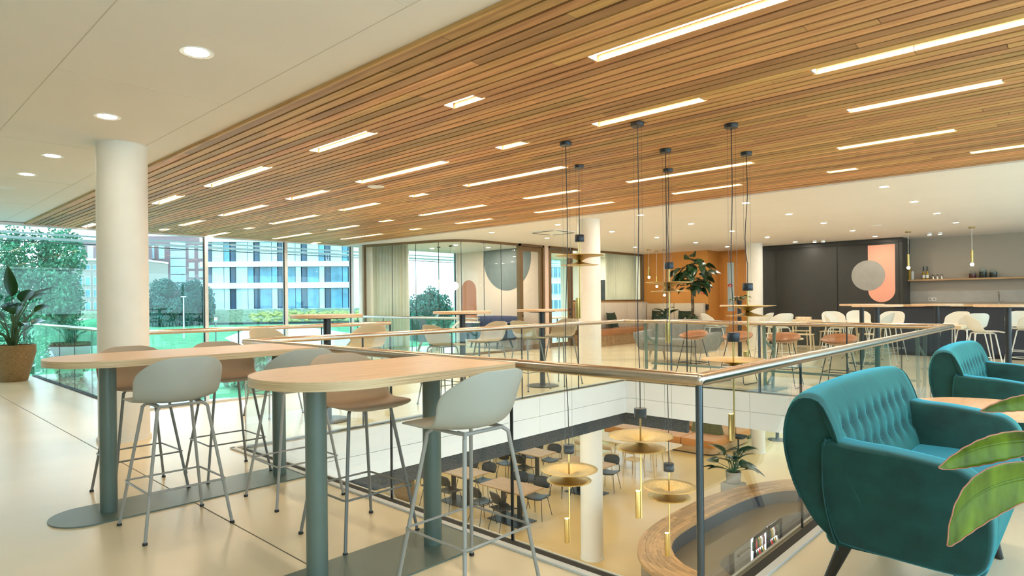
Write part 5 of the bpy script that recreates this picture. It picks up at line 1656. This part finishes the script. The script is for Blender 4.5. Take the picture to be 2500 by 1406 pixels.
foliage_tree('tree', 'rounded tree seen through the curved glass room', gbase(1048, 46), 3.9, 1.75, 2.7, 9000, 'foliage_b', .11, 6)
foliage_tree('tree', 'dark tree beside the curtain in the glass room', gbase(984, 60), 4.2, 1.2, 2.6, 4000, 'foliage_b', .12, 7)
sh = foliage_tree('shrub', 'shrub under the windows near the stairwell', gbase(640, 21, GZ), 1.0, 1.4, .7, 1200, 'foliage', .12, 8, False)
foliage_tree('shrub', 'low shrub under the left windows by the glass balustrade', gbase(180, 20, GZ), .8, 1.0, .6, 700, 'foliage', .12, 9, False)
foliage_tree('shrub', 'low shrubs outside before the pot plant', gbase(40, 21, GZ), 1.0, 1.3, .7, 900, 'foliage', .13, 10, False)
ob = thing('outdoor_planter', 'large pale bowl planter with grasses outside on the curved path', 'planter', gbase(192, 30, GZ + .04))
MB().lathe([(.45, 0), (.95, .35), (1.15, .85), (1.1, .9), (1.0, .8), (.001, .78)], n=40, cap1=False).build('bowl', 'paving', ob)
MB().lathe([(1.13, .80), (1.17, .92), (1.05, .92)], n=40, cap0=False, cap1=False).build('rim', 'dark_panel', ob)
g = random.Random(6)
gr = MB()
for i in range(260):
    a, r = g.uniform(0, 6.28), g.uniform(0, .9)
    b = Vector((r * math.cos(a), r * math.sin(a), .8))
    tpt = b + Vector((math.cos(a) * g.uniform(.2, .7), math.sin(a) * g.uniform(.2, .7), g.uniform(.5, 1.0)))
    sd = Vector((-math.sin(a), math.cos(a), 0)) * .05
    gr.add([tuple(b - sd), tuple(b + sd), tuple(tpt)], [(0, 1, 2)])
gr.build('grasses', 'foliage', ob, smooth=0, kind='stuff')
for i, (px, py0, py1, dep, lab) in enumerate(((448, 725, 822, 52, 'white lamp post on the lawn, tallest of the two'), (371, 725, 756, 90, 'white lamp post behind the bank by the column'))):
    b = gbase(px, dep)
    h = EYE + (743 - py0) * dep / F_PX - GZ
    t = thing('lamp_post', lab, 'lamp post', b, 0, 'lamp posts outside')
    MB().cyl((0, 0, 0), (0, 0, h), .06, .045, 10).build('pole', 'wall_white', t)
    MB().prism(rrect(-.30, .30, -.12, .12, .05), h, h + .09).build('lamp_head', 'wall_white', t)
for i, px in enumerate((439, 462.5, 485)):
    t = thing('flag_pole', 'bare white pole before the trees, ' + ['left', 'middle', 'right'][i] + ' of three', 'pole', gbase(px, 88), 0, 'bare white poles')
    MB().cyl((0, 0, 0), (0, 0, 3.8), .06, .05, 8).build('pole', 'wall_white', t)
    MB().ball((0, 0, 3.83), .07, 6).build('finial', 'wall_white', t)
cmr = thing('camera_post', 'security camera on a grey post on the lawn', 'camera', gbase(526, 40))
MB().cyl((0, 0, 0), (0, 0, 1.62), .05, .045, 10).build('post', 'sage', cmr)
MB().bar((-.22, .1, 1.75), (.28, -.1, 1.85), .17, .19).build('camera_body', 'wall_white', cmr, smooth=0)
MB().cyl((-.25, .11, 1.74), (-.22, .1, 1.75), .07, n=12).build('lens', 'black', cmr)

# white office building across the lawn
DB = 92.0
k_ = DB / F_PX
def zat(py, px=600): return EYE + (741.5 - py) * k_
bo, be, bn_ = facade_frame(495, 740, DB, 86)
bmx = Matrix((be, -bn_, Vector((0, 0, 1)))).transposed().to_4x4()
bmx.translation = Vector((bo.x, bo.y, 0))
wb = thing('office_building', 'white office building with long window bands across the lawn', 'building', (0, 0, 0))
Wd = 362 * k_
levels = [(754, 704), (690, 651), (638, 590)]
MB().box(0, Wd, .5, 14, GZ, zat(560)).xf(bmx).build('body', 'pane_dark', wb, smooth=0)
for (a, b) in ((704, 690), (651, 638), (590, 566), (766, 754)):
    MB().box(-.2, Wd + .2, -.35, 14, zat(a), zat(b)).xf(bmx).build('spandrel_band', 'wall_white', wb, smooth=0)
MB().box(Wd - .05, Wd + .6, -.3, 14, GZ, zat(566)).xf(bmx).build('end_pier', 'wall_white', wb, smooth=0)
g = random.Random(9)
for li, (a, b) in enumerate(levels):
    x = 8
    i = 0
    z0, z1 = zat(a), zat(b)
    while x < 356:
        for (dx, mm, dep) in ((14, 'pane_dark', .30), (29, 'pane_light' if (li == 2 or (x < 120)) else 'pane_blue', .06), (14, 'pane_light' if g.random() < .5 else 'pane_blue', .06)):
            p, q = x * k_, min(356, x + dx) * k_
            if q - p > .2:
                MB().box(p + .04, q - .04, dep - .06, dep + .03, z0 + .03, z1 - .03).xf(bmx).build('window_pane', mm, wb, smooth=0)
            x += dx
    for xx in range(22, 356, 57):
        MB().box(xx * k_ - .04, xx * k_ + .04, -.1, .1, z0, z1).xf(bmx).build('mullion', 'navy', wb, smooth=0)
for i in range(7):
    MB().box((300 + i * 6) * k_, (301 + i * 6) * k_, -.9, -.85, zat(638), zat(620)).xf(bmx).build('rail_post', 'wall_white', wb, smooth=0)
MB().box(296 * k_, 345 * k_, -.92, -.85, zat(622), zat(620)).xf(bmx).build('terrace_rail', 'wall_white', wb, smooth=0)

# brick tower, tan building and others
def block(name, label, px0, px1, depth, py_top, py_bot, mat, wins, ang=86, thick=12, wm='pane_light', roof='wall_white'):
    k = depth / F_PX
    o, e, n = facade_frame(px0, 740, depth, ang)
    m4 = Matrix((e, -n, Vector((0, 0, 1)))).transposed().to_4x4()
    m4.translation = Vector((o.x, o.y, 0))
    t = thing(name, label, 'building', (0, 0, 0))
    W = (px1 - px0) * k
    zz = lambda py: EYE + (742.5 - py) * k
    MB().box(0, W, 0, thick, min(GZ, zz(py_bot)), zz(py_top)).xf(m4).build('body', mat, t, smooth=0)
    MB().box(-.1, W + .1, -.12, thick, zz(py_top), zz(py_top) + .35).xf(m4).build('parapet', roof, t, smooth=0)
    for (x0, x1, y0, y1) in wins:
        f = MB().box((x0 - px0) * k, (x1 - px0) * k, -.10, .05, zz(y1), zz(y0)).xf(m4).build('window', 'wall_white', t, smooth=0)
        xm = (x0 + x1) / 2
        for (a, b) in ((x0 + .8, xm - .4), (xm + .4, x1 - .8)):
            MB().box((a - px0) * k, (b - px0) * k, -.13, -.095, zz(y1 - .8), zz(y0 + .8)).xf(m4).build('pane', wm, f, smooth=0)
    return t
wins = []
for y0, y1 in ((597, 630), (640, 655), (661, 676), (682, 697)):
    for x in (346, 362, 386, 457, 480):
        wins.append((x, x + 13, y0, y1))
bt_ = block('brick_tower', 'tall purple brick building with white windows behind the trees', 300, 496, 150, 575, 760, 'brick', wins)
k = 150 / F_PX
o, e, n = facade_frame(300, 740, 150, 86)
m4 = Matrix((e, -n, Vector((0, 0, 1)))).transposed().to_4x4(); m4.translation = Vector((o.x, o.y, 0))
for i in range(6):
    MB().box(114 * k, 150 * k, -.25, .05, EYE + (742.5 - 690 + i * 20 - 18) * k, EYE + (742.5 - 690 + i * 20) * k).xf(m4).build('stair_glazing', 'pane_light', bt_, smooth=0)
wins = []
for y0, y1 in ((643, 654), (672, 692), (703, 722), (734, 752)):
    for x in (131, 150, 169, 187, 205, 224, 243):
        wins.append((x, x + 12, y0, y1))
block('tan_building', 'long tan brick building with paired windows behind the left trees', 110, 330, 120, 632, 756, 'brick_tan', wins, wm='pane_blue')
wins = [(186, 199, 597, 630), (214, 227, 597, 630)]
block('brick_annex', 'purple brick block rising above the tan building', 178, 300, 135, 583, 640, 'brick', wins)
wins = []
for y0 in (620, 660, 700, 740):
    for x in range(1340, 1400, 12):
        wins.append((x, x + 10, y0, y0 + 26))
block('blue_office', 'blue glazed office seen through the second glazed door', 1325, 1420, 60, 600, 800, 'wall_white', wins, wm='pane_blue')
cp = thing('canopy_shed', 'low dark blue shed roof behind the left lawn', 'shed', gbase(186, 75))
MB().prism([(-4.6, -1.5), (4.6, -1.5), (4.6, 1.5), (-4.6, 1.5)], .0, .9).build('body', 'water', cp, smooth=0)
MB().prism([(-5, -1.9), (5, -1.9), (5, 1.9), (-5, 1.9)], .9, 1.15).build('roof', 'greige', cp, smooth=0)
mnd = MB().grid(lambda u, v: (7 * (u - .5), 5 * (v - .5), 1.5 * max(0, 1 - (2 * u - 1) ** 2 - (2 * v - 1) ** 2) ** .7), 24, 24)
o_ = mnd.build('mound', 'lawn', None, loc=gbase(228, 62, GZ - .02))
o_['kind'] = 'structure'
rl = thing('white_railing', 'white railing on the bank seen through the glass room', 'railing', gbase(1012, 78, GZ + 1.95))
for i in range(9):
    p = RIGHT * (i - 4) * .33
    MB().cyl((p.x, p.y, 0), (p.x, p.y, .8), .035, n=6).build('baluster', 'wall_white', rl)
MB().bar(RIGHT * -3.5 + Vector((0, 0, .8)), RIGHT * 2 + Vector((0, 0, .8)), .06, .06).build('rail', 'wall_white', rl, smooth=0)
